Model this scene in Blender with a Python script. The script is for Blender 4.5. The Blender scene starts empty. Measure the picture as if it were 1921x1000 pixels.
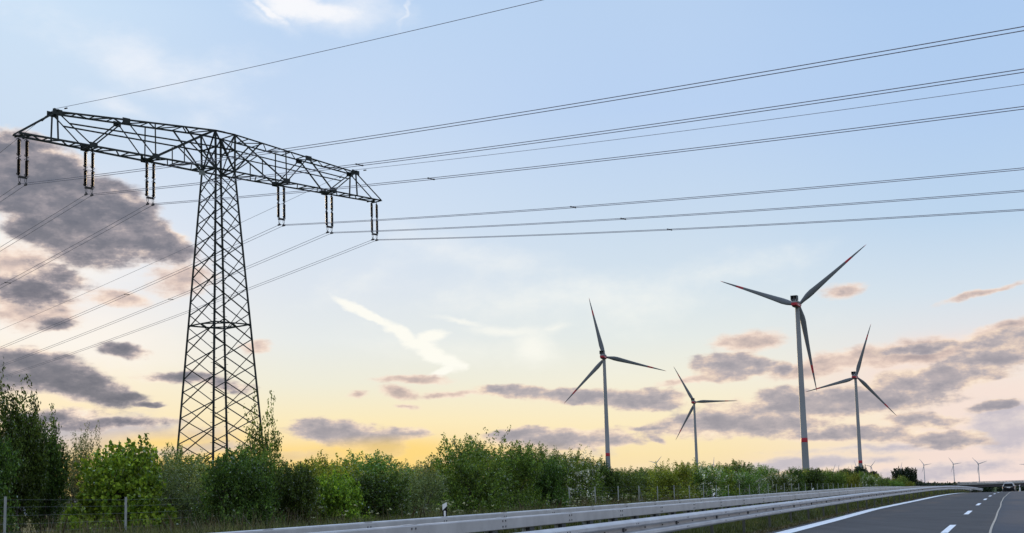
import bpy, math, random
import numpy as np
from mathutils import Vector, Matrix
R = math.radians
random.seed(7)
SC = bpy.context.scene
COL = SC.collection

# ------------------------------------------------------------------ camera
W0, H0 = 1921.0, 1000.0                       # survey picture size used for bearings
CF, CP, CR, CX, CY, CH = 2527.9156, .10768, .03061, 957.1059, 654.185, 1.219
cam_d = bpy.data.cameras.new('camera')
cam = bpy.data.objects.new('camera', cam_d); COL.objects.link(cam)
cam_d.sensor_width = 36.0; cam_d.sensor_fit = 'HORIZONTAL'
cam_d.lens = 36.0 * CF / W0
cam_d.shift_x = -(CX - W0 / 2) / W0
cam_d.shift_y = (CY - H0 / 2) / W0
cam_d.clip_start = .1; cam_d.clip_end = 60000
cam.location = (0, 0, CH)
cam.rotation_mode = 'XYZ'
fw = Vector((0, math.cos(CP), math.sin(CP))); up0 = Vector((0, -math.sin(CP), math.cos(CP))); rt0 = Vector((1, 0, 0))
rt = rt0 * math.cos(CR) - up0 * math.sin(CR)
up = rt0 * math.sin(CR) + up0 * math.cos(CR)
cam.rotation_euler = Matrix((rt, up, -fw)).transposed().to_euler()
SC.camera = cam
SC.view_settings.view_transform = 'Standard'; SC.view_settings.look = 'None'
SC.view_settings.exposure = 0.0; SC.view_settings.gamma = 1.0
try: SC.view_settings.use_curve_mapping = False
except Exception: pass
SC.cycles.max_bounces = 6; SC.cycles.diffuse_bounces = 3; SC.cycles.transmission_bounces = 4
SC.cycles.transparent_max_bounces = 6

def ray(px, py):
    a = (px - CX) / CF; b = (CY - py) / CF
    d = fw + rt * a + up * b
    return d
def unproj(px, py, Y):
    d = ray(px, py); t = Y / d.y
    return Vector((d.x * t, Y, CH + d.z * t))
def azel(px, py):
    d = ray(px, py)
    return math.atan2(d.x, d.y), math.atan2(d.z, math.hypot(d.x, d.y))
def projn(X, Y, Z):
    Z = Z - CH
    c = Y * math.cos(CP) + Z * math.sin(CP); v = -Y * math.sin(CP) + Z * math.cos(CP)
    uu = X * math.cos(CR) - v * math.sin(CR); vv = X * math.sin(CR) + v * math.cos(CR)
    return CX + CF * uu / c, CY - CF * vv / c

# ------------------------------------------------------------------ sky (world) and sun
SUN_AZ, SUN_EL = azel(430, 800)[0], R(4.0)
def srgb(c):
    return tuple((x / 255 / 12.92 if x / 255 <= .04045 else ((x / 255 + .055) / 1.055) ** 2.4) for x in c)
world = bpy.data.worlds.new('World'); SC.world = world; world.use_nodes = True
wt = world.node_tree; wt.nodes.clear()
class NT:
    def __init__(s, t): s.t = t
    def n(s, typ, **kw):
        o = s.t.nodes.new(typ)
        for k, v in kw.items(): setattr(o, k, v)
        return o
    def link(s, a, b): s.t.links.new(a, b)
    def val(s, sock, v):
        if isinstance(v, (int, float)): sock.default_value = v
        elif isinstance(v, (tuple, list)): sock.default_value = v
        else: s.link(v, sock)
    def m(s, op, a, b=0.0, c=None, clamp=False):
        o = s.n('ShaderNodeMath', operation=op); o.use_clamp = clamp
        s.val(o.inputs[0], a); s.val(o.inputs[1], b)
        if c is not None: s.val(o.inputs[2], c)
        return o.outputs[0]
    def v(s, op, a, b=None, sc=None):
        o = s.n('ShaderNodeVectorMath', operation=op); s.val(o.inputs[0], a)
        if b is not None: s.val(o.inputs[1], b)
        if sc is not None: s.val(o.inputs['Scale'], sc)
        return o
    def mix(s, f, a, b, bt='MIX'):
        o = s.n('ShaderNodeMix', data_type='RGBA', blend_type=bt)
        s.val(o.inputs[0], f)
        for i, x in ((6, a), (7, b)):
            if isinstance(x, (tuple, list)): o.inputs[i].default_value = (*x[:3], 1)
            else: s.link(x, o.inputs[i])
        return o.outputs[2]
    def ramp(s, f, stops, interp='LINEAR'):
        o = s.n('ShaderNodeValToRGB'); cr = o.color_ramp; cr.interpolation = interp
        while len(cr.elements) < len(stops): cr.elements.new(.5)
        for e, (p, c) in zip(cr.elements, stops): e.position = p; e.color = (*c[:3], 1)
        s.val(o.inputs[0], f); return o.outputs[0]
    def smooth(s, x, a, b):
        o = s.n('ShaderNodeMapRange', interpolation_type='SMOOTHSTEP')
        s.val(o.inputs[0], x); s.val(o.inputs[1], a); s.val(o.inputs[2], b); s.val(o.inputs[3], 0.0); s.val(o.inputs[4], 1.0)
        return o.outputs[0]
    def noise(s, vec, scale, det=4, rough=.55, lac=2.0, dist=0.0):
        o = s.n('ShaderNodeTexNoise'); s.link(vec, o.inputs['Vector'])
        o.inputs['Scale'].default_value = scale; o.inputs['Detail'].default_value = det
        o.inputs['Roughness'].default_value = rough; o.inputs['Lacunarity'].default_value = lac
        o.inputs['Distortion'].default_value = dist
        return o

def build_sky():
    N = NT(wt)
    tc = N.n('ShaderNodeTexCoord')
    sp = N.n('ShaderNodeSeparateXYZ'); N.link(tc.outputs['Generated'], sp.inputs[0])
    x, y, z = sp.outputs
    az = N.m('ARCTAN2', x, y)
    hyp = N.m('SQRT', N.m('ADD', N.m('MULTIPLY', x, x), N.m('MULTIPLY', y, y)))
    el = N.m('ARCTAN2', z, hyp)
    U = N.m('MULTIPLY', az, CF); V = N.m('MULTIPLY', el, CF)      # bearings in 1/CF radians
    cv = N.n('ShaderNodeCombineXYZ'); N.link(U, cv.inputs[0]); N.link(V, cv.inputs[1])
    W = cv.outputs[0]
    # ---- clear sky colours by elevation for four bearings
    TOP = 1150.0                                             # V at ramp end
    def V_of(px, py): return azel(px, py)[1] * CF
    def col_ramp(px, rows):
        st = [(max(0, min(1, V_of(px, r) / TOP)), srgb(c)) for r, c in rows]
        st.sort(key=lambda t: t[0]); st.append((1.0, srgb((150, 186, 232))))
        return N.ramp(N.m('DIVIDE', V, TOP, clamp=True), st)
    c0 = col_ramp(60, [(930, (255, 222, 150)), (860, (255, 226, 160)), (790, (255, 234, 190)), (700, (255, 241, 214)), (600, (250, 243, 236)), (470, (234, 236, 243)), (250, (205, 222, 241)), (0, (205, 226, 247))])
    c1 = col_ramp(620, [(905, (255, 214, 138)), (850, (255, 223, 158)), (795, (253, 235, 188)), (720, (240, 237, 218)), (640, (232, 236, 234)), (540, (222, 230, 239)), (400, (210, 225, 243)), (200, (197, 217, 243)), (0, (188, 213, 243))])
    c2 = col_ramp(1250, [(905, (246, 220, 178)), (850, (251, 229, 178)), (790, (252, 236, 196)), (710, (243, 239, 220)), (630, (229, 235, 232)), (540, (215, 228, 237)), (400, (200, 219, 239)), (200, (186, 210, 242)), (0, (184, 209, 240))])
    c3 = col_ramp(1880, [(905, (250, 228, 222)), (850, (244, 224, 214)), (750, (250, 236, 220)), (650, (234, 229, 228)), (540, (213, 226, 237)), (400, (190, 214, 238)), (200, (179, 206, 240)), (0, (174, 203, 239))])
    def U_of(px): return azel(px, 700)[0] * CF
    def hf(a, b): return N.smooth(U, U_of(a), U_of(b))
    sky = N.mix(hf(60, 620), c0, c1); sky = N.mix(hf(620, 1250), sky, c2); sky = N.mix(hf(1250, 1880), sky, c3)
    # ---- noise fields shared by the clouds
    st1 = N.n('ShaderNodeMapping'); N.link(W, st1.inputs[0]); st1.inputs['Scale'].default_value = (.55, 1, 1)
    nz = N.noise(st1.outputs[0], .011, 7, .62)
    nzf = nz.outputs['Fac']
    warp = N.noise(st1.outputs[0], .0065, 4, .6)
    wv = N.v('SUBTRACT', warp.outputs['Color'], (.5, .5, .5)).outputs[0]
    wv = N.v('MULTIPLY', wv, (80, 30, 0)).outputs[0]
    warp2 = N.noise(st1.outputs[0], .03, 3, .6)
    wv2 = N.v('SUBTRACT', warp2.outputs['Color'], (.5, .5, .5)).outputs[0]
    wv2 = N.v('MULTIPLY', wv2, (46, 20, 0)).outputs[0]
    WW = N.v('ADD', N.v('ADD', W, wv).outputs[0], wv2).outputs[0]
    Wsoft = N.v('ADD', W, wv2).outputs[0]
    fine = N.noise(st1.outputs[0], .034, 7, .63).outputs['Fac']
    st2 = N.n('ShaderNodeMapping'); N.link(W, st2.inputs[0]); st2.inputs['Scale'].default_value = (.22, 1, 1); st2.inputs['Rotation'].default_value = (0, 0, .05)
    streak = N.noise(st2.outputs[0], .034, 6, .62).outputs['Fac']
    lit_v = N.v('ADD', st1.outputs[0], (-3, -13, 0)).outputs[0]            # a little nearer the sun: sunward edges glow
    relief_l = N.m('SUBTRACT', nzf, N.noise(lit_v, .011, 5, .62).outputs['Fac'])
    token = [None]
    def field(blobs, coord, sm=.25):
        acc = None
        for i, b in enumerate(blobs):
            if i % 8 == 0 and token[0] is not None:          # evaluate the blobs in small batches (keeps the shader stack small)
                ma = N.n('ShaderNodeVectorMath', operation='MULTIPLY_ADD')
                N.link(token[0], ma.inputs[0]); ma.inputs[1].default_value = (1e-7, 1e-7, 1e-7); N.link(coord, ma.inputs[2]); cb = ma.outputs[0]
            elif i % 8 == 0: cb = coord
            cx, cy, rx, ry, rot = b[:5]; wgt = b[5] if len(b) > 5 else 1.0
            a, e = azel(cx, cy)
            mp = N.n('ShaderNodeMapping', vector_type='TEXTURE'); N.link(cb, mp.inputs[0])
            mp.inputs['Location'].default_value = (a * CF, e * CF, 0)
            mp.inputs['Rotation'].default_value = (0, 0, R(rot) + CR)
            mp.inputs['Scale'].default_value = (rx, ry, 1e6)
            ln = N.v('LENGTH', mp.outputs[0]).outputs['Value']
            wgt *= min(2.2, max(.9, (ry / 28.0) ** .6)); f = N.m('MULTIPLY_ADD', ln, -wgt, wgt)
            acc = f if acc is None else N.m('SMOOTH_MAX', acc, f, sm)
            token[0] = acc
        return N.m('MAXIMUM', acc, -1.5)
    # ---- bright cirrus
    cir = [(688, 591, 64, 8, -31), (748, 624, 46, 11, -31), (808, 632, 30, 11, 2), (785, 646, 28, 13, -8), (808, 664, 44, 13, -30), (845, 682, 24, 14, -20), (832, 697, 24, 9, 24), (548, 8, 52, 22, -12, .9), (600, 22, 60, 12, -4, .7), (505, 18, 30, 6, -40, .7)]
    f = field(cir, N.v('ADD', W, N.v('MULTIPLY', wv2, (.8, .8, 0)).outputs[0]).outputs[0], .06)
    a_c = N.smooth(N.m('MULTIPLY_ADD', N.m('SUBTRACT', fine, .5), 1.3, f), -.4, .35)
    faint = [(865, 604, 60, 7, -13, 1.0), (955, 622, 100, 12, -5, 1.0), (1000, 650, 50, 45, 0, .7), (1040, 615, 40, 12, 14, .8), (900, 660, 170, 26, -8, .35), (545, 12, 60, 26, -12, 1.1), (560, 25, 120, 22, -5, .6), (640, 25, 130, 40, 0, .5), (764, 18, 40, 5, 62, .6), (500, 30, 70, 10, -30, .6), (370, 225, 50, 24, 0, .55), (690, 520, 100, 26, 20, .35), (240, 205, 90, 14, -20, .4), (1080, 560, 320, 50, -6, .4), (280, 120, 220, 50, -20, .4), (900, 480, 200, 30, -14, .35), (1320, 520, 160, 24, 8, .35), (420, 120, 60, 25, 0, .25)]
    f2 = field(faint, Wsoft)
    a_f = N.m('MULTIPLY', N.smooth(N.m('MULTIPLY_ADD', N.m('SUBTRACT', nzf, .5), 1.6, f2), -.25, 1.0), .72)
    wcol = N.mix(N.smooth(V, V_of(900, 700), V_of(900, 200)), srgb((255, 253, 242)), srgb((248, 249, 253)))
    sky = N.mix(N.m('MULTIPLY', a_c, .97), sky, wcol)
    sky = N.mix(a_f, sky, wcol)
    # broad pale veils
    veil = [(1850, 800, 190, 110, 0, .8), (1700, 880, 260, 26, 0, .8), (60, 470, 190, 70, -8, .8), (130, 640, 260, 60, -12, .5), (1730, 700, 240, 70, 6, .7), (1400, 880, 400, 22, 0, .5)]
    f3 = field(veil, WW)
    a_v = N.m('MULTIPLY', N.smooth(N.m('MULTIPLY_ADD', N.m('SUBTRACT', nzf, .5), 1.3, f3), -.2, .9), .75)
    vcol = N.mix(N.smooth(U, U_of(500), U_of(1500)), srgb((253, 247, 239)), srgb((246, 224, 214)))
    sky = N.mix(a_v, sky, vcol)
    # ---- grey-violet cloud banks
    def bank(sky, blobs, stops, amp, lo, hi, op, coord=None, offs=0.0, grow=(1.0, 1.0), sk=.9, nn=None):
        blobs = [(b[0], b[1], b[2] * grow[0], b[3] * grow[1], *b[4:]) for b in blobs]
        f = field(blobs, coord or WW)
        dn = N.m('MULTIPLY_ADD', N.m('SUBTRACT', nzf, .5 - offs), amp, f)
        dn = N.m('MULTIPLY_ADD', N.m('SUBTRACT', fine, .5), amp * .85, dn)
        dn = N.m('MULTIPLY_ADD', N.m('SUBTRACT', streak, .5), amp * sk, dn)
        al = N.m('MULTIPLY', N.smooth(dn, lo, hi), op)
        shade = N.m('MULTIPLY_ADD', N.m('SUBTRACT', fine, .5), 1.0, N.m('MINIMUM', dn, .6))
        shade = N.m('MULTIPLY_ADD', N.m('SUBTRACT', streak, .5), .7, shade)
        shade = N.m('MULTIPLY_ADD', relief_l, RELIEF, shade)
        c = N.ramp(N.m('MULTIPLY_ADD', shade, .7, .28, clamp=True), [(p, srgb(q)) for p, q in stops])
        return N.mix(al, sky, c)
    pale = [(1535, 868, 150, 12, 0), (1745, 886, 150, 20, 3), (1885, 800, 70, 50, 0, .8), (1440, 885, 150, 10, 2), (160, 812, 190, 32, 2, 1.0), (330, 845, 160, 14, 0, .8), (960, 856, 160, 12, 0, .6), (1855, 818, 46, 8, -4, .9), (330, 815, 120, 16, 0, .6), (560, 856, 110, 14, 0, .8), (1650, 838, 160, 8, 0, .6)]
    sky = bank(sky, pale, [(0, (250, 232, 216)), (.35, (220, 210, 210)), (.7, (196, 190, 200)), (1, (184, 182, 194))], .8, -.2, .5, .85, sk=.9)
    pink = [(1405, 638, 80, 23, 2), (1590, 676, 165, 20, 7), (1700, 668, 150, 22, 4, .8), (1345, 706, 44, 14, 0, .9), (1850, 552, 80, 7, 8, .8), (1578, 545, 36, 14, 0, .6), (775, 714, 85, 9, -4, .9), (745, 738, 42, 13, -14, .8), (850, 742, 66, 8, 0, .8), (765, 768, 26, 7, -10, .8), (665, 742, 20, 6, 0, .6), (1318, 712, 90, 9, 2), (225, 556, 60, 16, -6, .9), (60, 575, 90, 40, 0, .6), (478, 650, 30, 14, 0, .8), (340, 520, 60, 40, 0, .5), (1880, 615, 70, 12, 10, .7), (20, 500, 90, 40, 0, .5)]
    sky = bank(sky, pink, [(0, (255, 238, 222)), (.3, (248, 224, 206)), (.55, (222, 198, 186)), (.8, (190, 172, 168)), (1, (168, 154, 156))], .8, -.2, .35, .9, sk=.8)
    grey = [(1372, 687, 80, 26, -3), (1468, 689, 18, 14, 20, .8), (1720, 654, 72, 8, 2), (1890, 636, 80, 16, 6), (1860, 672, 100, 16, 2), (1757, 710, 125, 22, 2), (1690, 727, 60, 12, 0, .9),
            (1560, 755, 215, 24, 0), (1462, 744, 60, 18, 0), (1640, 748, 80, 20, -6), (1385, 797, 165, 22, 0), (1600, 811, 140, 13, 0), (1730, 787, 76, 14, -8), (1765, 820, 80, 13, -6), (1868, 762, 44, 9, 4),
            (970, 735, 80, 12, -5), (1085, 744, 110, 14, -4), (1200, 750, 85, 20, -4), (1060, 822, 150, 17, -2), (970, 816, 70, 12, 0), (1235, 822, 24, 6, -20, .7), (1235, 803, 60, 4, 0, .7), (640, 812, 95, 20, -8), (720, 822, 80, 15, 6), (765, 816, 44, 8, 0), (725, 840, 40, 14, -10)]
    sky = bank(sky, grey, [(0, (255, 238, 214)), (.2, (248, 226, 202)), (.38, (220, 200, 188)), (.56, (186, 176, 178)), (.78, (163, 158, 165)), (1, (149, 146, 156))], .74, -.15, .2, .96, grow=(1.05, 1.18), sk=.9)
    dark = [(40, 335, 150, 82, -16), (180, 402, 150, 66, -22), (285, 440, 78, 40, -22), (120, 450, 120, 40, -14), (60, 543, 72, 30, -8, .9), (110, 520, 60, 20, -14, .8), (108, 606, 36, 13, 0, .9), (55, 690, 110, 44, -8), (150, 722, 95, 34, -20), (215, 744, 52, 13, -10, .9), (245, 659, 46, 14, -8, .8), (350, 712, 80, 13, -3), (430, 722, 44, 12, -14, .8), (272, 762, 36, 5, 0, .8), (215, 794, 125, 11, 0, .9), (100, 782, 100, 14, 0, .8)]
    sky = bank(sky, dark, [(0, (255, 244, 228)), (.16, (248, 226, 208)), (.32, (206, 190, 184)), (.5, (156, 149, 155)), (.72, (124, 123, 133)), (1, (101, 104, 117))], .75, -.2, .26, .96, sk=.8)
    # glow low around the sun
    gl = field([(300, 830, 260, 34, 0, .7), (420, 866, 330, 40, 0, .8), (120, 890, 160, 34, 0, .9), (700, 862, 260, 50, 0), (900, 860, 220, 34, 0, .7)], W)
    sky = N.mix(N.m('MULTIPLY', N.smooth(gl, 0, .85), .72), sky, srgb((255, 216, 120)))
    # the rest of the vault (behind and overhead): unseen, partly physical sky, brightened to light the foreground
    nish = N.n('ShaderNodeTexSky', sky_type='NISHITA'); nish.sun_disc = False
    nish.sun_elevation = SUN_EL; nish.sun_rotation = SUN_AZ; nish.altitude = 100; nish.dust_density = 1.5
    ns = N.mix(1.0, nish.outputs[0], (.10, .10, .10), 'MULTIPLY')
    backn = N.noise(tc.outputs['Generated'], 2.2, 5, .6).outputs['Fac']
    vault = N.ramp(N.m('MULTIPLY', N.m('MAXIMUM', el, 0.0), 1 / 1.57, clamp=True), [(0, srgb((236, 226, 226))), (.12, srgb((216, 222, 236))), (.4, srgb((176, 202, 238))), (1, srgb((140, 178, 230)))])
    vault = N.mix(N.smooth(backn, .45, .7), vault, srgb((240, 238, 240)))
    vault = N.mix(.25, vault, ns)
    vb = N.m('MULTIPLY_ADD', N.m('SINE', N.m('MAXIMUM', el, 0.0)), 1.25 * VAULT_FILL, .55 * VAULT_FILL)  # added brightness rising to the zenith, for more top light and contrast
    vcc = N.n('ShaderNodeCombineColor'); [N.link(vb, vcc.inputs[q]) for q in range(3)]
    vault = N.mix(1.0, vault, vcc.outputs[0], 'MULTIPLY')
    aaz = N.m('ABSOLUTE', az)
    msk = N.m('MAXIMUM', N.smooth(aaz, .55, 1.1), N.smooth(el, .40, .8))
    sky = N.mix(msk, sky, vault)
    # below the horizon
    sky = N.mix(N.smooth(el, -.02, -.08), sky, (.10, .11, .08))
    bg = N.n('ShaderNodeBackground'); N.link(sky, bg.inputs[0]); bg.inputs[1].default_value = 1.0
    out = N.n('ShaderNodeOutputWorld'); N.link(bg.outputs[0], out.inputs[0])
VAULT_FILL = 1.35; RELIEF = 2.3
build_sky()
try: world.cycles.sampling_method = 'MANUAL'; world.cycles.sample_map_resolution = 512
except Exception: pass

sun_d = bpy.data.lights.new('sun', 'SUN'); sun = bpy.data.objects.new('sun', sun_d); COL.objects.link(sun)
sun_d.energy = 2.2; sun_d.angle = R(.6); sun_d.color = (1, .74, .42)
sdir = Vector((math.sin(SUN_AZ) * math.cos(SUN_EL), math.cos(SUN_AZ) * math.cos(SUN_EL), math.sin(SUN_EL)))
sun.rotation_euler = (-sdir).to_track_quat('-Z', 'Y').to_euler(); sun.location = (0, 0, 60)

# ------------------------------------------------------------------ helpers
def tag(o, label=None, cat=None, group=None, kind=None):
    if label: o['label'] = label
    if cat: o['category'] = cat
    if group: o['group'] = group
    if kind: o['kind'] = kind
    return o
def empty(name, loc=(0, 0, 0), rz=0.0):
    o = bpy.data.objects.new(name, None); COL.objects.link(o); o.location = loc; o.rotation_euler = (0, 0, rz); o.empty_display_size = .2
    return o
class MB:
    def __init__(s): s.v = []; s.f = []; s.mi = []; s.cur = 0
    def add(s, vs, fs):
        b = len(s.v); s.v += [tuple(v) for v in vs]; s.f += [tuple(b + i for i in f) for f in fs]; s.mi += [s.cur] * len(fs)
    def box(s, c, d):
        x, y, z = c; a, b, h = d[0] / 2, d[1] / 2, d[2] / 2
        s.add([(x - a, y - b, z - h), (x + a, y - b, z - h), (x + a, y + b, z - h), (x - a, y + b, z - h), (x - a, y - b, z + h), (x + a, y - b, z + h), (x + a, y + b, z + h), (x - a, y + b, z + h)],
              [(0, 3, 2, 1), (4, 5, 6, 7), (0, 1, 5, 4), (1, 2, 6, 5), (2, 3, 7, 6), (3, 0, 4, 7)])
    def bar(s, p, q, w, h=None, upv=(0, 0, 1)):
        p = Vector(p); q = Vector(q); d = (q - p)
        if d.length < 1e-6: return
        d.normalize(); u = Vector(upv)
        if abs(d.dot(u)) > .98: u = Vector((1, 0, 0))
        r = d.cross(u).normalized(); u = r.cross(d).normalized(); h = h or w
        r *= w / 2; u *= h / 2
        s.add([p - r - u, p + r - u, p + r + u, p - r + u, q - r - u, q + r - u, q + r + u, q - r + u],
              [(0, 1, 2, 3), (7, 6, 5, 4), (0, 4, 5, 1), (1, 5, 6, 2), (2, 6, 7, 3), (3, 7, 4, 0)])
    def angle(s, p, q, w, t=.016, upv=(0, 0, 1)):
        """rolled steel angle (L section)"""
        p = Vector(p); q = Vector(q); d = (q - p).normalized(); u = Vector(upv)
        if abs(d.dot(u)) > .98: u = Vector((1, 0, 0))
        r = d.cross(u).normalized(); u = r.cross(d).normalized()
        sec = [(0, 0), (w, 0), (w, t), (t, t), (t, w), (0, w)]
        sec = [(a - w * .35, b - w * .35) for a, b in sec]
        vs = [p + r * a + u * b for a, b in sec] + [q + r * a + u * b for a, b in sec]
        fs = [(i, (i + 1) % 6, (i + 1) % 6 + 6, i + 6) for i in range(6)] + [(5, 4, 3, 2, 1, 0), (6, 7, 8, 9, 10, 11)]
        s.add(vs, fs)
    def tube(s, pts, r, n=6, cap=True):
        pts = [Vector(p) for p in pts]; rs = r if isinstance(r, (list, tuple)) else [r] * len(pts)
        b = len(s.v); ref = None
        for i, p in enumerate(pts):
            d = (pts[min(i + 1, len(pts) - 1)] - pts[max(i - 1, 0)]).normalized()
            if ref is None or abs(ref.dot(d)) > .95: ref = Vector((0, 0, 1)) if abs(d.z) < .9 else Vector((1, 0, 0))
            a = d.cross(ref).normalized(); c = a.cross(d).normalized()
            for k in range(n):
                t = 2 * math.pi * k / n; s.v.append(tuple(p + a * (rs[i] * math.cos(t)) + c * (rs[i] * math.sin(t))))
        for i in range(len(pts) - 1):
            for k in range(n):
                k2 = (k + 1) % n; s.f.append((b + i * n + k, b + i * n + k2, b + (i + 1) * n + k2, b + (i + 1) * n + k)); s.mi.append(s.cur)
        if cap:
            s.f.append(tuple(b + k for k in range(n))[::-1]); s.mi.append(s.cur)
            s.f.append(tuple(b + (len(pts) - 1) * n + k for k in range(n))); s.mi.append(s.cur)
    def lathe(s, prof, n=12, c=(0, 0, 0)):
        b = len(s.v)
        for r_, z_ in prof:
            for k in range(n):
                t = 2 * math.pi * k / n; s.v.append((c[0] + r_ * math.cos(t), c[1] + r_ * math.sin(t), c[2] + z_))
        for i in range(len(prof) - 1):
            for k in range(n):
                k2 = (k + 1) % n; s.f.append((b + i * n + k, b + i * n + k2, b + (i + 1) * n + k2, b + (i + 1) * n + k)); s.mi.append(s.cur)
        s.f.append(tuple(b + k for k in range(n))[::-1]); s.mi.append(s.cur)
        s.f.append(tuple(b + (len(prof) - 1) * n + k for k in range(n))); s.mi.append(s.cur)
    def build(s, name, mats, parent=None, smooth=False):
        me = bpy.data.meshes.new(name); me.from_pydata(s.v, [], s.f)
        mats = mats if isinstance(mats, (list, tuple)) else [mats]
        for m in mats: me.materials.append(m)
        if len(mats) > 1: me.polygons.foreach_set('material_index', s.mi)
        if smooth: me.polygons.foreach_set('use_smooth', [True] * len(me.polygons))
        me.update()
        o = bpy.data.objects.new(name, me); COL.objects.link(o)
        if parent: o.parent = parent
        return o
def quads_mesh(name, V, F4, mat, smooth=False):
    """fast mesh from numpy verts (n,3) and quads (m,4)"""
    me = bpy.data.meshes.new(name); nv, nf = len(V), len(F4); k = F4.shape[1]
    me.vertices.add(nv); me.vertices.foreach_set('co', V.astype(np.float32).ravel())
    me.loops.add(nf * k); me.loops.foreach_set('vertex_index', F4.astype(np.int32).ravel())
    me.polygons.add(nf); me.polygons.foreach_set('loop_start', (np.arange(nf) * k).astype(np.int32))
    if smooth: me.polygons.foreach_set('use_smooth', np.ones(nf, bool))
    me.materials.append(mat); me.update(calc_edges=True); me.validate()
    return me
def copy_tree(o, parent=None):
    c = o.copy(); COL.objects.link(c); c.parent = parent
    for ch in list(o.children): copy_tree(ch, c)
    return c

# ------------------------------------------------------------------ materials
def mat(name, base, rough=.6, metal=0.0, noise=None, nscale=4.0, bump=0.0, bscale=40.0, coat=0.0, spec=.5):
    m = bpy.data.materials.new(name); m.use_nodes = True; t = m.node_tree; N = NT(t)
    b = t.nodes['Principled BSDF']; b.inputs['Roughness'].default_value = rough; b.inputs['Metallic'].default_value = metal
    b.inputs['Specular IOR Level'].default_value = spec; b.inputs['Coat Weight'].default_value = coat
    tc = N.n('ShaderNodeTexCoord')
    if noise:
        nf = N.noise(tc.outputs['Object'], nscale, 6, .6).outputs['Fac']
        N.link(N.ramp(nf, [(.3, base), (.7, noise)]), b.inputs['Base Color'])
    else: b.inputs['Base Color'].default_value = (*base, 1)
    if bump:
        bn = N.n('ShaderNodeBump'); bn.inputs['Strength'].default_value = bump; bn.inputs['Distance'].default_value = .02
        N.link(N.noise(tc.outputs['Object'], bscale, 4).outputs['Fac'], bn.inputs['Height']); N.link(bn.outputs[0], b.inputs['Normal'])
    return m
M = {}
M['steel'] = mat('pylon_steel', (.016, .022, .022), .6, .1, (.030, .037, .035), 1.5, spec=.25)
M['fitting'] = mat('dark_fitting', (.02, .02, .022), .5, .4)
M['rod'] = mat('insulator_glaze', (.012, .010, .010), .5, 0, (.022, .015, .011), 3, spec=.3)
M['wire'] = mat('aluminium_wire', (.20, .185, .215), .6, .1)
M['galv'] = mat('galvanised_rail', (.37, .37, .38), .6, .15, (.50, .50, .51), 1.6, .06, 30)
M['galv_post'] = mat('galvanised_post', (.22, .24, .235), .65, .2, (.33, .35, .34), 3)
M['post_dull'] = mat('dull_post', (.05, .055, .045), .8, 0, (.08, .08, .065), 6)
M['rail_dark'] = mat('rail_bracket_dark', (.035, .04, .045), .7, .1, (.06, .065, .07), 5)
M['bolt'] = mat('bolt_grey', (.11, .11, .12), .6, .3)
M['turb'] = mat('turbine_paint', (.10, .112, .125), .6, 0, (.12, .133, .146), .1)
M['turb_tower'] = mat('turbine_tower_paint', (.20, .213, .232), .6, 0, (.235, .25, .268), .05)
M['turb_far'] = mat('turbine_far_hazed', (.46, .45, .48), .6)  # paler than the near turbines: distance haze put into the colour
M['red'] = mat('signal_red', (.36, .006, .024), .5)
M['nac_dark'] = mat('nacelle_dark', (.03, .035, .045), .4)
M['white'] = mat('white_plastic', (.80, .81, .82), .45)
M['black'] = mat('black_plastic', (.008, .008, .010), .6, spec=.12)
M['paint'] = mat('road_paint', (.80, .82, .84), .7, 0, (.70, .72, .74), 2.5)
M['seam'] = mat('joint_sealant', (.42, .37, .30), .8, 0, (.30, .27, .22), 1.2)
M['concrete'] = mat('bridge_concrete', (.28, .27, .26), .85, 0, (.2, .2, .19), .3)
M['girder'] = mat('bridge_girder', (.05, .045, .06), .7)
M['bark'] = mat('bark', (.05, .04, .03), .9, 0, (.09, .075, .055), 9)

def asphalt(name, a, b):
    m = bpy.data.materials.new(name); m.use_nodes = True; N = NT(m.node_tree); p = m.node_tree.nodes['Principled BSDF']
    tc = N.n('ShaderNodeTexCoord'); co = tc.outputs['Object']
    mp = N.n('ShaderNodeMapping'); N.link(co, mp.inputs[0]); mp.inputs['Rotation'].default_value = (0, 0, .3415); mp.inputs['Scale'].default_value = (1.0, .05, 1)
    streak = N.noise(mp.outputs[0], 1.3, 4, .6).outputs['Fac']
    grain = N.noise(co, 38, 4, .7).outputs['Fac']
    blot = N.noise(co, .35, 5, .65).outputs['Fac']
    f = N.m('ADD', N.m('MULTIPLY', streak, .7), N.m('MULTIPLY', grain, .3)); f = N.m('MULTIPLY_ADD', N.m('SUBTRACT', blot, .5), .5, f)
    N.link(N.ramp(f, [(.35, a), (.75, b)]), p.inputs['Base Color'])
    p.inputs['Roughness'].default_value = .86; p.inputs['Specular IOR Level'].default_value = .25
    bn = N.n('ShaderNodeBump'); bn.inputs['Strength'].default_value = .5; bn.inputs['Distance'].default_value = .008
    N.link(N.noise(co, 120, 3).outputs['Fac'], bn.inputs['Height']); N.link(bn.outputs[0], p.inputs['Normal'])
    return m
M['asphalt'] = asphalt('asphalt_left_lanes', (.048, .045, .045), (.078, .074, .073))
M['asphalt_b'] = asphalt('asphalt_right_lane', (.048, .052, .062), (.070, .076, .090))

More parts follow.
